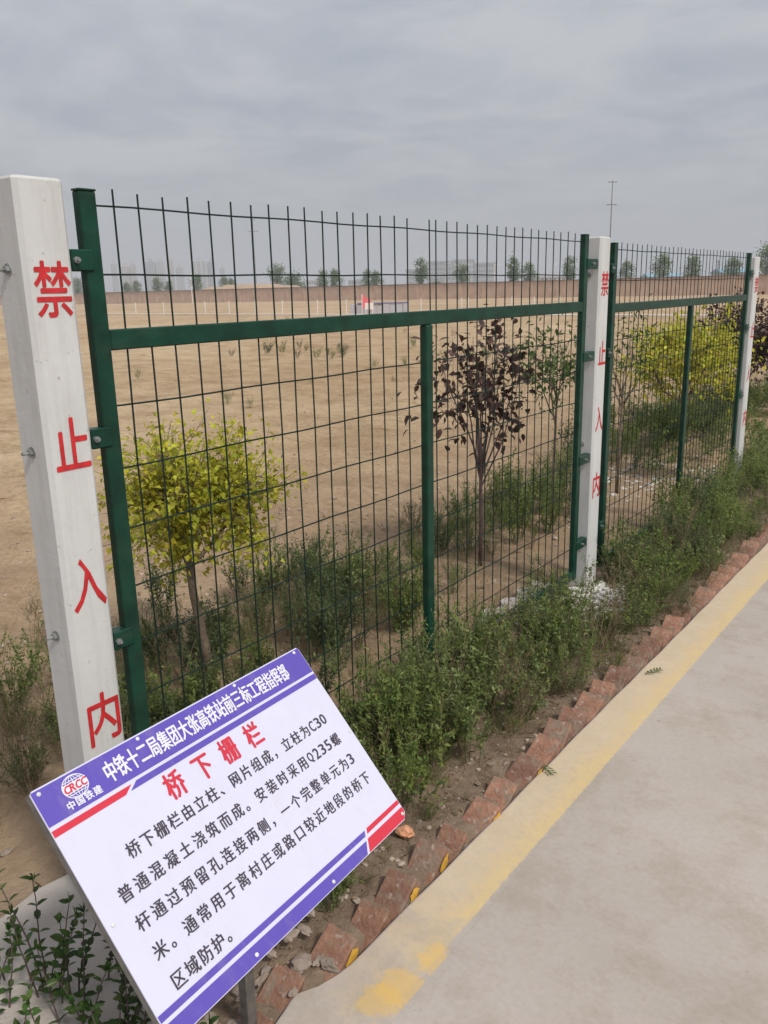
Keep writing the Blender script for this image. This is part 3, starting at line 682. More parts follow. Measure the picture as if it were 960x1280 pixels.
GR = [grass(80 + s, .20, 44, .7).mesh('grass', M_grass) for s in range(4)] + [grass(90 + s, .22, 30, .8, .003).mesh('grass', M_dry) for s in range(3)]

def plant(kind, i, x, y, sc, label, name='weed_plant', cat='weed', group='weeds', rz=None):
    lv, st = VAR[kind][i % len(VAR[kind])]
    t = thing(name, label, cat, (x, y, g0(x, y)), group, random.uniform(0, 6.28) if rz is None else rz); t.scale = (sc, sc, sc)
    link('foliage', lv, t); link('stems', st, t); return t

def scatter(name, label, cat, items):
    """join many small plants into one stuff mesh. items: (mesh,x,y,scale)"""
    VV = []; LI = []; LS = []; LT = []; MI = []; mats = []; vb = 0; lb = 0; cache = {}
    flat_ = []
    for me, x, y, sc in items:
        a = rng.uniform(0, 6.283); tx, ty = rng.normal(0, .12, 2); hs_ = rng.uniform(.8, 1.15)
        for q in (me if isinstance(me, tuple) else (me,)): flat_.append((q, x, y, sc, a, tx, ty, hs_))
    for me, x, y, sc, a, tx, ty, hs_ in flat_:
        if me.name not in cache:
            v = np.empty(len(me.vertices) * 3); me.vertices.foreach_get('co', v); li = np.empty(len(me.loops), np.int32); me.loops.foreach_get('vertex_index', li)
            ls = np.empty(len(me.polygons), np.int32); me.polygons.foreach_get('loop_start', ls); lt = np.empty(len(me.polygons), np.int32); me.polygons.foreach_get('loop_total', lt)
            cache[me.name] = (v.reshape(-1, 3), li, ls, lt)
        v, li, ls, lt = cache[me.name]; mt = me.materials[0]
        if mt not in mats: mats.append(mt)
        c, s = math.cos(a), math.sin(a)
        w = v * sc * np.array([1, 1, hs_]); w = np.stack([w[:, 0] * c - w[:, 1] * s + tx * w[:, 2], w[:, 0] * s + w[:, 1] * c + ty * w[:, 2], w[:, 2]], 1) + [x, y, g0(x, y)]
        VV.append(w); LI.append(li + vb); LS.append(ls + lb); LT.append(lt); MI.append(np.full(len(ls), mats.index(mt), np.int32)); vb += len(v); lb += len(li)
    V = np.concatenate(VV); LI = np.concatenate(LI); LS = np.concatenate(LS); LT = np.concatenate(LT); MI = np.concatenate(MI)
    me = bpy.data.meshes.new(name); me.vertices.add(len(V)); me.vertices.foreach_set('co', V.ravel()); me.loops.add(len(LI)); me.loops.foreach_set('vertex_index', LI)
    me.polygons.add(len(LS)); me.polygons.foreach_set('loop_start', LS); me.polygons.foreach_set('loop_total', LT)
    for q in mats: me.materials.append(q)
    me.polygons.foreach_set('material_index', MI); me.update(calc_edges=True)
    return tag(link(name, me, kind='stuff'), label, cat)

# ------------------------------------------------------------------ weeds in the bed in front of the fence
random.seed(3)
Wp = [  # kind, variant, x, y, scale, label
 ('bush', 0, .20, 1.20, 1.05, 'leafy green weed just below the foot of the near panel\'s middle upright'),
 ('bush', 1, .30, .92, .95, 'bright green weed beside the right edge of the sign'),
 ('bush', 2, .12, .98, 1.0, 'pale leafy weed between the sign\'s top right corner and the fence wires'),
 ('bush', 3, .10, 1.50, 1.05, 'tall green weed hiding the left end of the visible bottom rail'),
 ('bush', 1, .38, .66, .62, 'low green weed by the lower right edge of the sign'),
 ('bush', 0, .33, 1.36, .9, 'broad green weed in the thick of the bed in front of the near panel'),
 ('fine', 0, .26, 1.72, .95, 'feathery green weed in front of the near panel\'s bottom rail'),
 ('bush', 2, .18, 2.05, .85, 'leafy weed left of the white lime heap'),
 ('fine', 1, .34, 2.15, .8, 'dull feathery weed between the lime heap and the bricks'),
 ('dark', 0, .12, 2.40, .85, 'dark green weed growing against the middle post\'s foot'),
 ('fine', 2, .40, .28, .6, 'small weed under the lower edge of the sign by the bricks'),
 ('bush', 3, .47, .16, .42, 'low broad-leaved weed spreading over the bricks below the sign'),
 ('dark', 1, .22, 3.60, .95, 'dark bushy weed at the near end of the far panel\'s bottom rail'),
 ('bush', 1, .14, 3.95, .95, 'green weed halfway along the far panel\'s near half'),
 ('dark', 2, .22, 4.45, 1.0, 'dark weed standing before the far panel\'s middle upright'),
 ('dark', 3, .15, 4.95, 1.0, 'dense weed right of the far panel\'s middle upright'),
 ('dark', 0, .20, 5.60, 1.1, 'tall weed at the foot of the last post'),
 ('bush', 0, .10, 6.5, 1.3, 'bright green weed at the right edge of the photo behind the last post'),
 ('bush', 1, -.15, 7.2, 1.5, 'large bright green weed beyond the last post'),
 ('bush', 3, .30, 6.1, 1.2, 'green weed right of the last post, nearest the bricks'),
]
for k, i, x, y, s, lb in Wp: plant(k, i, x, y, s, lb, group='weeds in the bed between fence and path')
it = []
def add(kinds, n, fx, fy, s0, s1, ok=None):
    for _ in range(n):
        x, y = fx(), fy()
        if ok and not ok(x, y): continue
        k = random.choice(kinds)
        if k == 'g': it.append((random.choice(GR[:4]), x, y, random.uniform(s0, s1)))
        elif k == 'd': it.append((random.choice(GR[4:]), x, y, random.uniform(s0, s1)))
        else:
            lv, st = random.choice(VAR[k]); s = random.uniform(s0, s1) * .9; st_n = len(it)
            it.append(((lv, st) if y < 4 else lv, x, y, s))
U = random.uniform
pad = lambda x, y: not (x < .40 and y < -.05)
lime = lambda x, y: not (.05 < x < .33 and 2.35 < y < 2.95) and y < 9
add(['bush', 'leggy', 'leggy', 'g', 'stalk', 'stalk'], 30, lambda: random.gauss(.18, .11), lambda: random.gauss(1.1, .34), .5, 1.15, lambda x, y: x < .44 and .4 < y)
add(['fine', 'g', 'd', 'stalk', 'leggy', 'g'], 70, lambda: random.gauss(.22, .14), lambda: U(1.5, 3.2), .45, 1.0, lambda x, y: x < .52 and lime(x, y))
add(['dark', 'fine', 'g', 'leggy', 'd', 'stalk', 'g', 'brownstem'], 140, lambda: U(-.02, .53), lambda: U(2.9, 6.8), .4, 1.15, lime)
add(['g', 'd', 'fine', 'dead', 'stalk'], 190, lambda: U(.34, .585), lambda: U(1.6, 6.5), .3, .7, lime)
add(['bush', 'leggy', 'g', 'stalk'], 80, lambda: U(-1.1, .45), lambda: U(6.2, 13), .8, 1.4)
add(['g', 'fine', 'd', 'dead', 'd'], 110, lambda: U(.22, .53), lambda: U(1.75, 4.6), .3, .65, lime)
add(['bush', 'leggy', 'g', 'stalk'], 34, lambda: U(.02, .36), lambda: U(.45, 1.1), .5, .95)
add(['leggy', 'stalk'], 12, lambda: U(-.02, .12), lambda: U(.6, 1.6), .7, 1.0)
add(['d', 'dead', 'dead'], 60, lambda: U(.24, .52), lambda: U(.2, 1.7), .15, .4)
add(['bush', 'g', 'dead'], 14, lambda: U(.34, .48), lambda: U(-.1, .45), .25, .45)
add(['upright'], 16, lambda: random.gauss(.12, .09), lambda: U(.55, 1.6), .75, 1.1, lambda x, y: x < .38)
add(['upright', 'brownstem', 'brownstem'], 30, lambda: random.gauss(.22, .12), lambda: U(1.3, 3.0), .6, .95, lambda x, y: x < .5 and lime(x, y))
add(['upright', 'brownstem', 'leggy'], 46, lambda: U(-.02, .46), lambda: U(3.0, 6.6), .6, 1.05, lime)
add(['dead', 'brownstem', 'd', 'fine'], 40, lambda: U(.24, .50), lambda: U(.45, 1.5), .15, .38)
scatter('weed_cover', 'mixed green weeds and grass filling the bed between the fence and the bricks', 'weeds', it)

# behind the fence
it = []
add(['dark', 'stalk', 'fine', 'dead', 'leggy', 'dark'], 125, lambda: random.gauss(-.85, .28), lambda: U(.2, 2.2), .5, 1.05, lambda x, y: x < -.25)
add(['dark', 'dead', 'fine', 'stalk'], 50, lambda: random.gauss(-1.15, .3), lambda: U(1.6, 3.5), .4, 1.0, lambda x, y: x < -.35)
add(['dark', 'leggy', 'fine', 'stalk'], 40, lambda: random.gauss(-1.0, .22), lambda: U(3.3, 4.9), .7, 1.2, lambda x, y: x < -.35)
add(['dead', 'fine', 'd'], 30, lambda: U(-1.6, -.2), lambda: U(1.2, 4.6), .2, .6)
add(['dark', 'dark', 'leggy', 'g', 'stalk'], 150, lambda: random.gauss(-1.1, .35), lambda: U(5.6, 11), .8, 1.5, lambda x, y: x < -.3)
add(['dead', 'd', 'stalk', 'fine'], 80, lambda: U(-1.9, -.7), lambda: U(-.6, .9), .5, 1.0)
add(['dead', 'd'], 90, lambda: U(-3, -.3), lambda: U(.5, 5), .2, .5)
scatter('field_weeds', 'dense dark weeds and dry stalks growing behind the fence', 'weeds', it)
it = []
for _ in range(90):
    cx, cy = U(-34, -3), U(3, 40)
    for _ in range(random.choice([1, 1, 2])): it.append((random.choice(VAR['fine'] + VAR['dead'])[0], cx + U(-.4, .4), cy + U(-.4, .4), U(.3, .9)))
for _ in range(16): it.append((random.choice(VAR['dark'])[0], -13 + random.gauss(0, 1.2), 16.4 + random.gauss(0, 1.4), U(.5, 1.3)))
for _ in range(14): it.append((random.choice(VAR['dark'])[0], -9 + random.gauss(0, .8), 17 + random.gauss(0, 1.2), U(.4, 1.0)))
scatter('field_tufts', 'sparse green tufts dotted over the bare sandy field', 'tufts', it)
plant('dark', 1, -.62, 1.35, 1.1, 'dark green weed right of the yellow shrub\'s trunk', group='weeds behind the fence')
plant('dark', 2, -.95, 1.75, 1.1, 'dark weed between the yellow shrub and the near panel\'s middle upright', group='weeds behind the fence')
plant('dark', 0, -.60, .55, 1.0, 'dark weed close behind the near panel\'s left upright', group='weeds behind the fence')
plant('dark', 3, -1.0, 3.9, 1.3, 'dark weed behind the purple-leaved tree\'s trunk', group='weeds behind the fence')

# straw and dead leaves lying on the soil
random.seed(8); b_ = PB()
for i in range(5200):
    if i < 3400: x, y = U(.0, .55), U(-.1, 5.5)
    elif i < 4500: x, y = U(-2.2, -.0), U(-.6, 5)
    else: x, y = U(-5, -1), U(-.5, 9)
    a = U(0, 6.28); b_.leaf(V_0((x, y, g0(x, y) + U(.003, .012))), V_0((math.cos(a), math.sin(a), U(-.15, .25))), V_0((0, 0, 1)) + rv(.3), *random.choice([(.05, .0022), (.03, .003), (.018, .010), (.012, .008), (.08, .002), (.010, .006)]), .1, U(-.1, .2))
tag(link('straw_litter', b_.leaf_mesh('straw', M_dry2), kind='stuff'), 'dry straw and dead leaf litter scattered on the soil', 'litter')
mb = MB()
for i in range(380):
    x, y = -.72 + random.gauss(0, .22), 5.9 + random.gauss(0, .5); q = .006 + .03 * random.random() ** 3
    lump(mb, (x, y, g0(x, y)), (q, q * U(.7, 1.5), q * .45), 3000 + i, 1)
tag(link('pale_rubble', mb.mesh('pale_rubble', mat('pale_lime_rubble', (.46, .42, .38), .95, .2, 20)), kind='stuff'), 'pale lime rubble spread behind the far fence panel', 'rubble')
# pebbles and clods
mb = MB()
for i in range(1500):
    if i < 560: x, y = U(.02, .54), U(-.1, 5)
    elif i > 900: x, y = U(-7, -.6), U(-.5, 10)
    else: x, y = U(-2.6, -.1), U(-.6, 4.5)
    s = U(.004, .012) * (1.5 if x < -.5 else 1)
    lump(mb, (x, y, g0(x, y) + s * .2), (s, s * U(.7, 1.4), s * .6), 900 + i, 1)
tag(link('pebbles', mb.mesh('pebbles', M_stone), kind='stuff'), 'pebbles and small clods strewn over the soil', 'pebbles')

# ------------------------------------------------------------------ shrubs and young trees
def treelet(seed, trunk, tr, branches, leafspec, ctr, rad, nclump, per, clr, lm, bm, spread=.6, hollow=.35, rich=False):
    """trunk: list of points; crown ellipsoid ctr/rad; leaves gather in clumps on twigs"""
    random.seed(seed); b = PB(rich); b.st.tube(trunk, [tr * (1 - .35 * i / (len(trunk) - 1)) for i in range(len(trunk))], 10)
    top = trunk[-1]; ends = []
    for i in range(branches):
        a = 6.283 * i / branches + U(-.4, .4); el = U(.15, 1.3)
        tgt = ctr + Vector((rad.x * math.cos(a) * math.cos(el) * .75, rad.y * math.sin(a) * math.cos(el) * .75, rad.z * math.sin(el) * U(.3, .8)))
        st, _ = along(trunk, U(.72, 1)); mid = st.lerp(tgt, .5) + rv(.03) + Vector((0, 0, -.02)); q = [st, st.lerp(mid, .5) + rv(.008), mid, mid.lerp(tgt, .5) + rv(.012), tgt]
        b.st.tube(q, [tr * .45, tr * .38, tr * .3, tr * .2, tr * .1], 5, False); ends.append(q)
    for c in range(nclump):
        while True:
            v = rv(1).normalized() * (random.random() ** hollow)
            if random.random() < .93: break
        from mathutils import noise as mn_
        kk = 1 + .8 * mn_.noise(v.normalized() * 1.6 + Vector((seed * 3.1, seed, 0)))
        p = ctr + Vector((v.x * rad.x, v.y * rad.y, v.z * rad.z)) * U(.85, 1.12) * kk
        q = min(ends, key=lambda e: (e[2] - p).length + (e[4] - p).length); s, _ = along(q, U(.4, 1))
        tw = [s, s.lerp(p, .55) + rv(.012), p]; b.st.tube(tw, [tr * .1, tr * .07, tr * .04], 3, False)
        for j in range(per):
            t = U(.35, 1.08); o = s.lerp(p, t) + rv(clr); d = rv(1) + (p - s).normalized() * .6 + Vector((0, 0, -.1)); z = U(.65, 1.2)
            b.leaf(o, d, Vector((0, 0, 1)) + rv(.4), leafspec[0] * z, leafspec[1] * z, .15, .25)
    return b.leaf_mesh('crown', lm), b.st.mesh('trunk', bm, True)
def treething(name, label, cat, base, meshes, group=None):
    t = thing(name, label, cat, base, group); link('crown', meshes[0], t); link('trunk', meshes[1], t); return t
V_ = Vector
treething('yellow_shrub', 'yellow-green leafy shrub on a bare leaning trunk behind the near panel', 'shrub', (-.80, .84, 0),
    treelet(1, [V_((.01, .01, -.05)), V_((0, -.01, .2)), V_((0, -.045, .42)), V_((0, -.06, .62))], .022, 9, (.027, .021), V_((0, -.03, .83)), V_((.36, .43, .31)), 470, 15, .021, M_lf_yel, M_bark, hollow=.5), 'yellow-green shrubs behind the fence')
treething('purple_leaf_tree', 'young purple-leaved tree right of the near panel\'s middle upright', 'tree', (-.70, 2.92, 0),
    treelet(2, [V_((0, 0, -.05)), V_((0, .01, .25)), V_((0, .0, .42)), V_((0, 0, .58))], .014, 12, (.058, .036), V_((0, .06, 1.06)), V_((.36, .60, .46)), 78, 8, .036, M_lf_plum, M_pbark, hollow=.55, rich=True), 'purple-leaved trees behind the fence')
treething('sapling', 'thin green sapling just left of the middle post', 'tree', (-.72, 3.95, 0),
    treelet(3, [V_((0, 0, -.05)), V_((0, 0, .4)), V_((0, .02, .9))], .012, 7, (.05, .022), V_((0, -.10, 1.08)), V_((.30, .48, .36)), 60, 9, .03, M_lf_sap, M_bark), 'green saplings behind the fence')
treething('sapling', 'thin green sapling just right of the middle post', 'tree', (-.72, 5.15, 0),
    treelet(4, [V_((0, 0, -.05)), V_((0, 0, .4)), V_((0, .02, .85))], .012, 7, (.05, .022), V_((0, .05, 1.05)), V_((.3, .42, .38)), 40, 7, .03, M_lf_sap, M_bark), 'green saplings behind the fence')
treething('yellow_shrub', 'wider yellow-green shrub behind the far panel\'s middle upright', 'shrub', (-.80, 7.0, 0),
    treelet(5, [V_((0, 0, -.05)), V_((0, 0, .3)), V_((0, .0, .6))], .025, 10, (.05, .034), V_((0, .0, .93)), V_((.6, .92, .42)), 330, 12, .045, M_lf_yel, M_bark), 'yellow-green shrubs behind the fence')
treething('purple_leaf_tree', 'dark purple-leaved tree at the right edge of the photo behind the last post', 'tree', (-.80, 9.3, 0),
    treelet(6, [V_((0, 0, -.05)), V_((0, 0, .3)), V_((0, .0, .55))], .022, 10, (.06, .04), V_((0, .15, .98)), V_((.62, 1.1, .46)), 380, 12, .04, M_lf_plum, M_pbark), 'purple-leaved trees behind the fence')
# privet shoots at the lower left corner
def privet(seed, h, ns, sp):
    random.seed(seed); b = PB(True)
    for i in range(ns):
        a = U(0, 6.28); pts = curve(V_((math.cos(a), math.sin(a), 0)) * U(0, sp * .4), V_((math.cos(a) * U(.05, sp), math.sin(a) * U(.05, sp), 1)), h * U(.55, 1.1), 6, .07)
        b.st.tube([pts[0] - V_((0, 0, .04))] + pts[1:], [.0026 * (1 - .6 * j / 6) for j in range(7)], 5, False)
        n = int(9 * h / .3)
        for j in range(n):
            t = .12 + .88 * j / (n - 1); p, d = along(pts, min(t, .999)); az_ = j * 1.57 + U(-.3, .3)
            sd_ = d.orthogonal().normalized(); sd_ = Matrix.Rotation(az_, 3, d) @ sd_
            for sg_ in (1, -1):
                if random.random() < .9: b.leaf(p, sd_ * sg_ + d * U(.3, .9), d + rv(.1), .030 * U(.7, 1.15), .017 * U(.8, 1.1), .16, .2)
        p, d = along(pts, .999)
        for _ in range(3): b.leaf(p, d + rv(.4), d.orthogonal(), .026, .013, .15, .1)
    return b.leaf_mesh('privet', M_lf_priv), b.st.mesh('privet_stems', M_pbark, True)
for sdn, h, ns, sp, x, y, lb in ((31, .30, 10, .35, .12, -.50, 'taller privet shoots near the lower left corner, in front of the concrete pad'),
                            (32, .22, 14, .6, .30, -.44, 'low privet bush close against the lower left edge of the sign'),
                            (33, .20, 8, .6, .02, -.62, 'sparse privet shoots cut by the left edge at the bottom of the photo'),
                            (34, .18, 12, .7, .40, -.50, 'short privet bush under the lower left corner of the sign'),
                            (35, .20, 12, .6, .24, -.62, 'privet bush at the bottom edge of the photo left of the sign')):
    lv, st = privet(sdn, h, ns, sp); t = thing('privet_shrub', lb, 'shrub', (x, y, .0), 'privet shoots at the lower left'); link('foliage', lv, t); link('stems', st, t)
# fallen sprigs on the path edge
def sprig(seed, label, x, y, rz, k):
    random.seed(seed); b = PB(); pts = [V_((-.05 * k, 0, .004)), V_((0, .004, .008)), V_((.04 * k, 0, .006))]; b.st.tube(pts, .0012, 4)
    for j in range(9):
        p, d = along(pts, .1 + .1 * j); b.leaf(p + V_((0, 0, .002)), V_((.8, (-1) ** j * .7, .1)), V_((0, 0, 1)), .03 * k, .010 * k, .1, .05)
    t = thing('fallen_sprig', label, 'leaves', (x, y, .003), None, rz); link('leaves', b.leaf_mesh('sprig', M_lf_sap), t); link('stem', b.st.mesh('sprig_stem', M_stem), t)
sprig(51, 'narrow green leaves fallen on the near end of the yellow line by the bricks', .66, 1.04, R(-25), .8)
sprig(52, 'small dry sprig lying across the yellow line farther along', .70, 1.98, R(60), .9)

# ------------------------------------------------------------------ far field: wall, stakes, flag, trees, buildings
wy = 112.0
def wall_obj():
    t = thing('boundary_wall', 'long tan brick boundary wall across the far side of the field', 'wall', (-60, wy, 0))
    mb = MB(); mb.box(-200, 130, -.12, .12, -1, 2.25)
    for i in range(-50, 32): mb.box(i * 4 - .2, i * 4 + .2, -.20, -.12, -1, 2.24)
    link('wall_body', mb.mesh('wall', M_bw), t)
    mb = MB(); mb.box(-200, 130, -.26, .2, 2.25, 2.37); link('coping', mb.mesh('coping', M_cop), t)
wall_obj()
mb = MB(); V = []; F = []
for i in range(41):
    x = -148 + i * 1.05; h = 3.1 * math.sin(math.pi * i / 40) ** .5 * (1 + .1 * math.sin(i * 1.3)); V += [(x, wy + 6, -.3), (x, wy + 11, h), (x, wy + 16, h), (x, wy + 22, -.3)]
for i in range(40):
    for j in range(3): F.append((i * 4 + j, i * 4 + j + 1, i * 4 + j + 5, i * 4 + j + 4)[::-1])
mb.add(V, F); link('earth_bank', mb.mesh('bank', M_berm, True), kind='structure')
# low rope line on white stakes
def fl(u):  # depth along the rope line
    return 73 + (41 - 73) * (u - 150) / 700
A, B = bearing(100, fl(100)), bearing(900, fl(900))
mb = MB(); mb.tube([(A.x, A.y, .10), (B.x, B.y, .10)], .045, 5)
tag(link('rope', mb.mesh('rope', M_stake)), 'white boundary line stretched low across the field', 'rope')
mb = MB(); mb.tube([(0, 0, -.2), (0, 0, 1.0)], .035, 6); stk = mb.mesh('stake', M_stake)
SL = [(168, 'under the leftmost far trees'), (203, 'left one of a close pair under the tall towers'), (213, 'right one of a close pair under the tall towers'), (255, 'below the widest pale tower'), (285, 'left of the thin left mast'), (318, 'directly below the thin left mast'), (352, 'below the fullest dark far tree'), (396, 'left of the slender tree near the flag'), (432, 'just left of the grey sheet pile'),
 (526, 'just right of the grey sheet pile'), (577, 'left one of a pair below the grey blocks'), (585, 'right one of a pair below the grey blocks'), (640, 'below the thin upright tree right of the grey blocks'), (668, 'second stake left of the middle post'), (700, 'the stake nearest the middle post')]
for i, (u, lb) in enumerate(SL):
    p = bearing(u, fl(u)); tag(link('stake', stk, loc=(p.x, p.y, 0)), 'short white stake in the field, ' + lb, 'stake', 'white stakes along the field line')
p = bearing(452, 56); t = thing('flag', 'pink-red flag on a short pole beside the grey sheet pile in the field', 'flag', (p.x, p.y, 0))
mb = MB(); mb.tube([(0, 0, -.1), (0, 0, 1.35)], .03, 6); link('flag_pole', mb.mesh('pole', M_stake), t)
rr_ = Vector((RT.x, RT.y, 0)).normalized(); V = []; F = []
for i in range(7):
    for j in range(4):
        a = i / 6; h = 1.35 - j * .30 - a * (.45 if j == 0 else .25) ; w_ = a * (.60 + .15 * j * (1 - a)); V.append(rr_ * w_ + V_((0, 0, h)) + V_((-rr_.y, rr_.x, 0)) * .06 * math.sin(a * 7 + j))
for i in range(6):
    for j in range(3): F.append((i * 4 + j, i * 4 + j + 1, (i + 1) * 4 + j + 1, (i + 1) * 4 + j))
mb = MB(); mb.add(V, F); fm = mb.mesh('cloth', M_pinkflag, True); link('flag_cloth', fm, t)
fo = [c for c in t.children][-1]; sm_ = fo.modifiers.new('s', 'SOLIDIFY'); sm_.thickness = .01
a, b = bearing(437, 58), bearing(511, 58); c = (a + b) / 2; ang = math.atan2(b.y - a.y, b.x - a.x); ln = (b - a).length
t = thing('sheet_pile', 'low pile of pale grey sheets with a blue top edge near the flag', 'pile', (c.x, c.y, 0), None, ang)
mb = MB()
for i in range(9): mb.box(-ln / 2 + i * ln / 9 + .02, -ln / 2 + (i + 1) * ln / 9 - .02, -.5 + U(-.04, .04), .5, -.05, .66 + U(-.02, .02), bev=.02)
link('sheets', mb.mesh('sheets', M_sheet), t); mb = MB(); mb.box(-ln / 2 + .5, ln / 2 - .1, -.54, .54, .68, .73); link('blue_cover', mb.mesh('cover', M_bluestrip), t)
p = bearing(461, 54); t = thing('small_signboard', 'small white board on legs just right of the pink flag', 'board', (p.x, p.y, 0), None, ang)
mb = MB(); mb.box(-.28, .28, -.02, .02, .38, .80); link('panel', mb.mesh('p', M_stake), t)
for s_ in (-.22, .22):
    mb = MB(); mb.box(s_ - .02, s_ + .02, -.02, .02, -.1, .38); link('leg', mb.mesh('l', M_stake), t)

# trees beyond the wall
def far_tree(seed, h, r, th, bush=False):
    random.seed(seed); b = PB(); b.st.tube([V_((0, 0, -.3)), V_((.05, 0, th)), V_((0, .05, h * .75))], [.13, .09, .03], 6)
    n = 40
    for i in range(n):
        z = U(th * .8, h); k = math.sin(math.pi * min(1, max(.08, (z - th * .7) / (h - th * .6)))) ** .6
        a = U(0, 6.28); rr2 = r * k * U(.3, 1.05); p = V_((rr2 * math.cos(a), rr2 * math.sin(a), z)); s = V_((0, 0, max(th * .7, z - U(.5, 1.2)))); b.st.tube([s, p], [.035, .012], 3, False)
        for j in range(34): b.leaf(p + rv(.26 * r), rv(1), V_((0, 0, 1)) + rv(.5), .30, .20, .1, .1)
    return b.leaf_mesh('far_crown', M_fartree), b.st.mesh('far_trunk', M_bark)
FT = [far_tree(70, 5.6, 1.25, 2.6), far_tree(71, 6.0, 1.4, 2.8), far_tree(72, 5.2, 1.1, 2.4), far_tree(73, 6.4, 1.0, 3.0), far_tree(74, 3.4, 1.7, .6)]
TR = [(98, 0, 1.05, 'far tree seen in the gap between the near post and the green frame'), (160, 2, .85, 'leftmost small far tree inside the near panel'), (172, 0, .85, 'small far tree close right of the leftmost one'),
 (198, 1, .9, 'far tree third from the left in the near panel'), (212, 2, .85, 'slim far tree in front of the tall towers'), (247, 1, .95, 'far tree before the widest pale tower'), (281, 0, .85, 'far tree left of the thin mast at the left'), (290, 2, .85, 'small far tree touching the one left of the mast'),
 (347, 1, 1.15, 'fullest dark green far tree, right of the left mast'), (367, 4, 1.35, 'low round far bush-like tree beside the fullest tree'), (404, 0, .95, 'far tree above the left part of the field, one wire right of the round one'), (420, 2, 1.0, 'slender far tree left of the pink flag'),
 (460, 0, .9, 'left one of the close pair of far trees above the flag'), (471, 2, .9, 'right one of the close pair of far trees above the flag'), (526, 3, 1.05, 'tall narrow far tree over the near panel\'s middle upright'), (546, 4, .75, 'low far bush right of the tall narrow tree'),
 (577, 1, .9, 'bright far tree before the grey blocks'), (642, 3, 1.0, 'thin upright far tree right of the grey blocks'), (660, 0, .9, 'small far tree right of the thin upright one'), (712, 3, .95, 'thin far tree just left of the middle post'), (625, 4, .55, 'tiny dark far bush at the grey blocks\' right end'),
 (783, 0, .85, 'far tree just right of the middle post'), (792, 4, .65, 'low dark far bush right of the middle post'), (827, 1, .92, 'broad far tree in the left half of the far panel'), (865, 0, .92, 'far tree above the far panel\'s middle upright'), (915, 1, .8, 'far tree by the pale blue roofs, left of the last post'), (957, 1, 1.05, 'far tree at the right edge of the photo above the wall')]
for u, k, s, lb in TR:
    d = FW + RT * ((u - 480) / 1049.6); dd = Vector((d.x, d.y)); depth = (wy + 5.5 + (u % 7) - CAM.y) / (FW.y + RT.y * (u - 480) / 1049.6)
    p = bearing(u, depth); t = thing('far_tree', lb, 'tree', (p.x, p.y, 0), 'trees beyond the boundary wall', U(0, 6)); t.scale = (s, s, s); link('crown', FT[k][0], t); link('trunk', FT[k][1], t)

# buildings in the haze
def building(u0, u1, hpx, depth, mt, label, cat='tower', floors=16, bays=5):
    a, b = bearing(u0, depth), bearing(u1, depth); c = (a + b) / 2; w_ = (b - a).length; ang = math.atan2(b.y - a.y, b.x - a.x); h = hpx * depth / 1049.6 + 1.6; dp = min(16., w_)
    t = thing('apartment_tower' if cat == 'tower' else 'factory_block', label, cat, (c.x, c.y, 0), 'hazy buildings on the horizon', ang)
    mb = MB(); mb.box(-w_ / 2, w_ / 2, -dp / 2, dp / 2, -1, h); link('wall', mb.mesh('wall', mt), t)
    if cat == 'tower':
        mb = MB(); mb.box(-w_ * .22, w_ * .2, -dp * .2, dp * .2, h, h + 3.4); link('roof_hut', mb.mesh('hut', mt), t)
    else:
        mb = MB(); mb.box(-w_ / 2 - .3, w_ / 2 + .3, -dp / 2 - .3, dp / 2 + .3, h, h + .8); link('parapet', mb.mesh('parapet', mt), t)
    bw = w_ / bays
    mb = MB()
    for i in range(bays):
        for k in range(floors):
            z = h * (k + .35) / floors; mb.box(-w_ / 2 + bw * (i + .25), -w_ / 2 + bw * (i + .75), -dp / 2 - .12, -dp / 2 - .02, z, z + h / floors * .5)
    link('windows', mb.mesh('windows', M_glass), t, kind='stuff')
TW = [(143, 149, 40, 0, 'leftmost thin tower on the horizon'), (156, 165, 36, 1, 'second hazy tower from the left'), (167, 173, 38, 1, 'third hazy tower from the left, slim and warm toned'), (186, 197, 41, 2, 'broad grey tower, fourth from the left'), (200, 208, 42, 0, 'tallest hazy tower of the left group'),
 (213, 219, 43, 1, 'slim warm tower right of the tallest'), (223, 231, 34, 0, 'short pale tower left of the widest tower'), (244, 262, 40, 0, 'widest pale tower in the left group'), (264, 270, 40, 2, 'thin grey tower touching the widest tower'), (277, 283, 32, 0, 'last short tower of the left group')]
for u0, u1, hp, mi, lb in TW: building(u0, u1, hp * .96, 760, M_bld[mi], lb, floors=18, bays=3)
building(508, 528, 22, 520, M_bld[2], 'low grey block left of the long grey factory', 'building', 4, 6)
building(534, 566, 31, 560, M_bld[2], 'grey block forming the left part of the wide far building', 'building', 6, 9)
building(567, 592, 33, 580, M_bld[0], 'pale block in the middle of the wide far building', 'building', 6, 7)
building(593, 618, 28, 540, M_bld[2], 'grey block forming the right part of the wide far building', 'building', 5, 8)
building(380, 400, 12, 520, M_bld[0], 'low pale building seen between far trees left of the flag', 'building', 3, 6)
building(436, 452, 11, 520, M_bld[2], 'small grey building above the pink flag', 'building', 3, 4)
building(672, 708, 10, 300, M_bld[0], 'low pale shed left of the middle post beyond the wall', 'building', 2, 7)
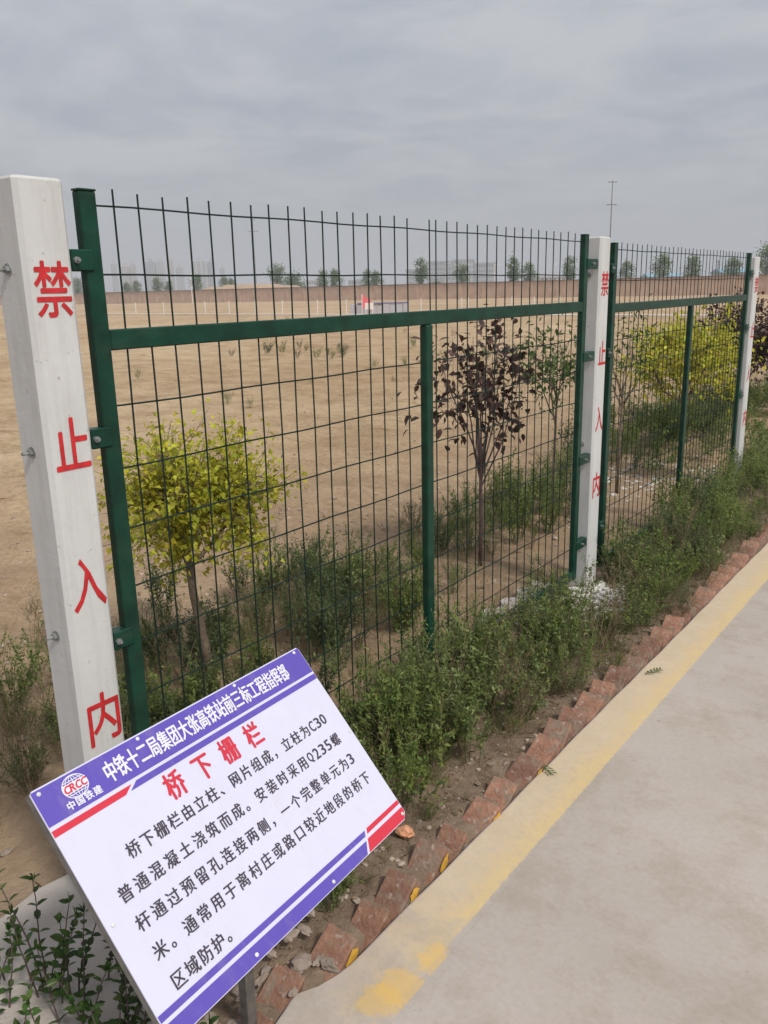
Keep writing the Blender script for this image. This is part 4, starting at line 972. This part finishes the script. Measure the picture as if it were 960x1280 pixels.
def shed(u0, u1, hpx, depth, label):
    a, b = bearing(u0, depth), bearing(u1, depth); c = (a + b) / 2; w_ = (b - a).length; ang = math.atan2(b.y - a.y, b.x - a.x); h = hpx * depth / 1049.6 + 1.6
    t = thing('blue_shed', label, 'shed', (c.x, c.y, 0), None, ang); mb = MB(); mb.box(-w_ / 2, w_ / 2, -3, 3, -1, h * .8); link('wall', mb.mesh('w', M_bld[0]), t)
    mb = MB(); mb.poly([(-3.4, h * .8), (3.4, h * .8), (0, h)], -w_ / 2 - .3, w_ / 2 + .3); o = link('roof', mb.mesh('r', M_blueroof), t); o.matrix_local = Matrix(((0, 0, 1, 0), (1, 0, 0, 0), (0, 1, 0, 0), (0, 0, 0, 1)))
shed(806, 845, 12, 190, 'pale blue-roofed shed beyond the wall in the left half of the far panel')
shed(895, 928, 16, 170, 'pale blue-roofed shed beyond the wall near the last post')
def mast(u, top, depth, bars, label, r=.12):
    p = bearing(u, depth); h = top * depth / 1049.6 + 1.6; t = thing('mast', label, 'mast', (p.x, p.y, 0)); ang = math.atan2(RT.y, RT.x); t.rotation_euler = (0, 0, ang)
    mb = MB(); mb.tube([(0, 0, -.5), (0, 0, h * .5), (0, 0, h)], [r, r * .8, r * .5], 6); link('pole', mb.mesh('pole', M_dark), t)
    for (f_, w_) in bars:
        mb = MB(); mb.box(-w_, w_, -.05, .05, h * f_ - .06, h * f_ + .06); link('crossbar', mb.mesh('bar', M_dark), t)
mast(760, 122, 150, ((.985, .8), (.79, .9)), 'tall thin mast with crossbars rising behind the middle post')
mast(321, 88, 240, ((.985, .8), (.84, 1.5)), 'faint thin mast left of the fullest far tree', .10)
mast(896, 26, 140, ((.95, .3),), 'short dark lamp pole by the right blue shed', .12)

for u, hp, lb in ((558, 30, 'thin white lamp pole before the grey factory blocks'), (690, 26, 'thin white lamp pole left of the middle post beyond the wall'), (618, 27, 'thin white lamp pole at the right end of the grey blocks'), (240, 24, 'thin pale pole beside the widest tower')):
    p = bearing(u, 150); h = hp * 150 / 1049.6 + 1.6; t = thing('lamp_pole', lb, 'pole', (p.x, p.y, 0), 'lamp poles beyond the wall', math.atan2(RT.y, RT.x))
    mb = MB(); mb.tube([(0, 0, -.5), (0, 0, h)], [.09, .06], 6); link('pole', mb.mesh('pole', M_stake), t)
    mb = MB(); mb.box(-.1, .9, -.06, .06, h - .05, h + .06); link('lamp_arm', mb.mesh('arm', M_stake), t)
# ------------------------------------------------------------------ haze
mb = MB(); mb.box(-1420, 1420, -1420, 1420, -1.2, 40)
hz_m = bpy.data.materials.new('haze_air'); hz_m.use_nodes = True; t = hz_m.node_tree; t.nodes.clear()
pv = N(t, 'ShaderNodeVolumePrincipled'); pv.inputs['Density'].default_value = .00125; pv.inputs['Color'].default_value = (.93, .95, 1.0, 1); pv.inputs['Anisotropy'].default_value = .0
oo = N(t, 'ShaderNodeOutputMaterial'); L(t, pv.outputs[0], oo.inputs['Volume'])
link('haze', mb.mesh('haze', hz_m), kind='stuff')
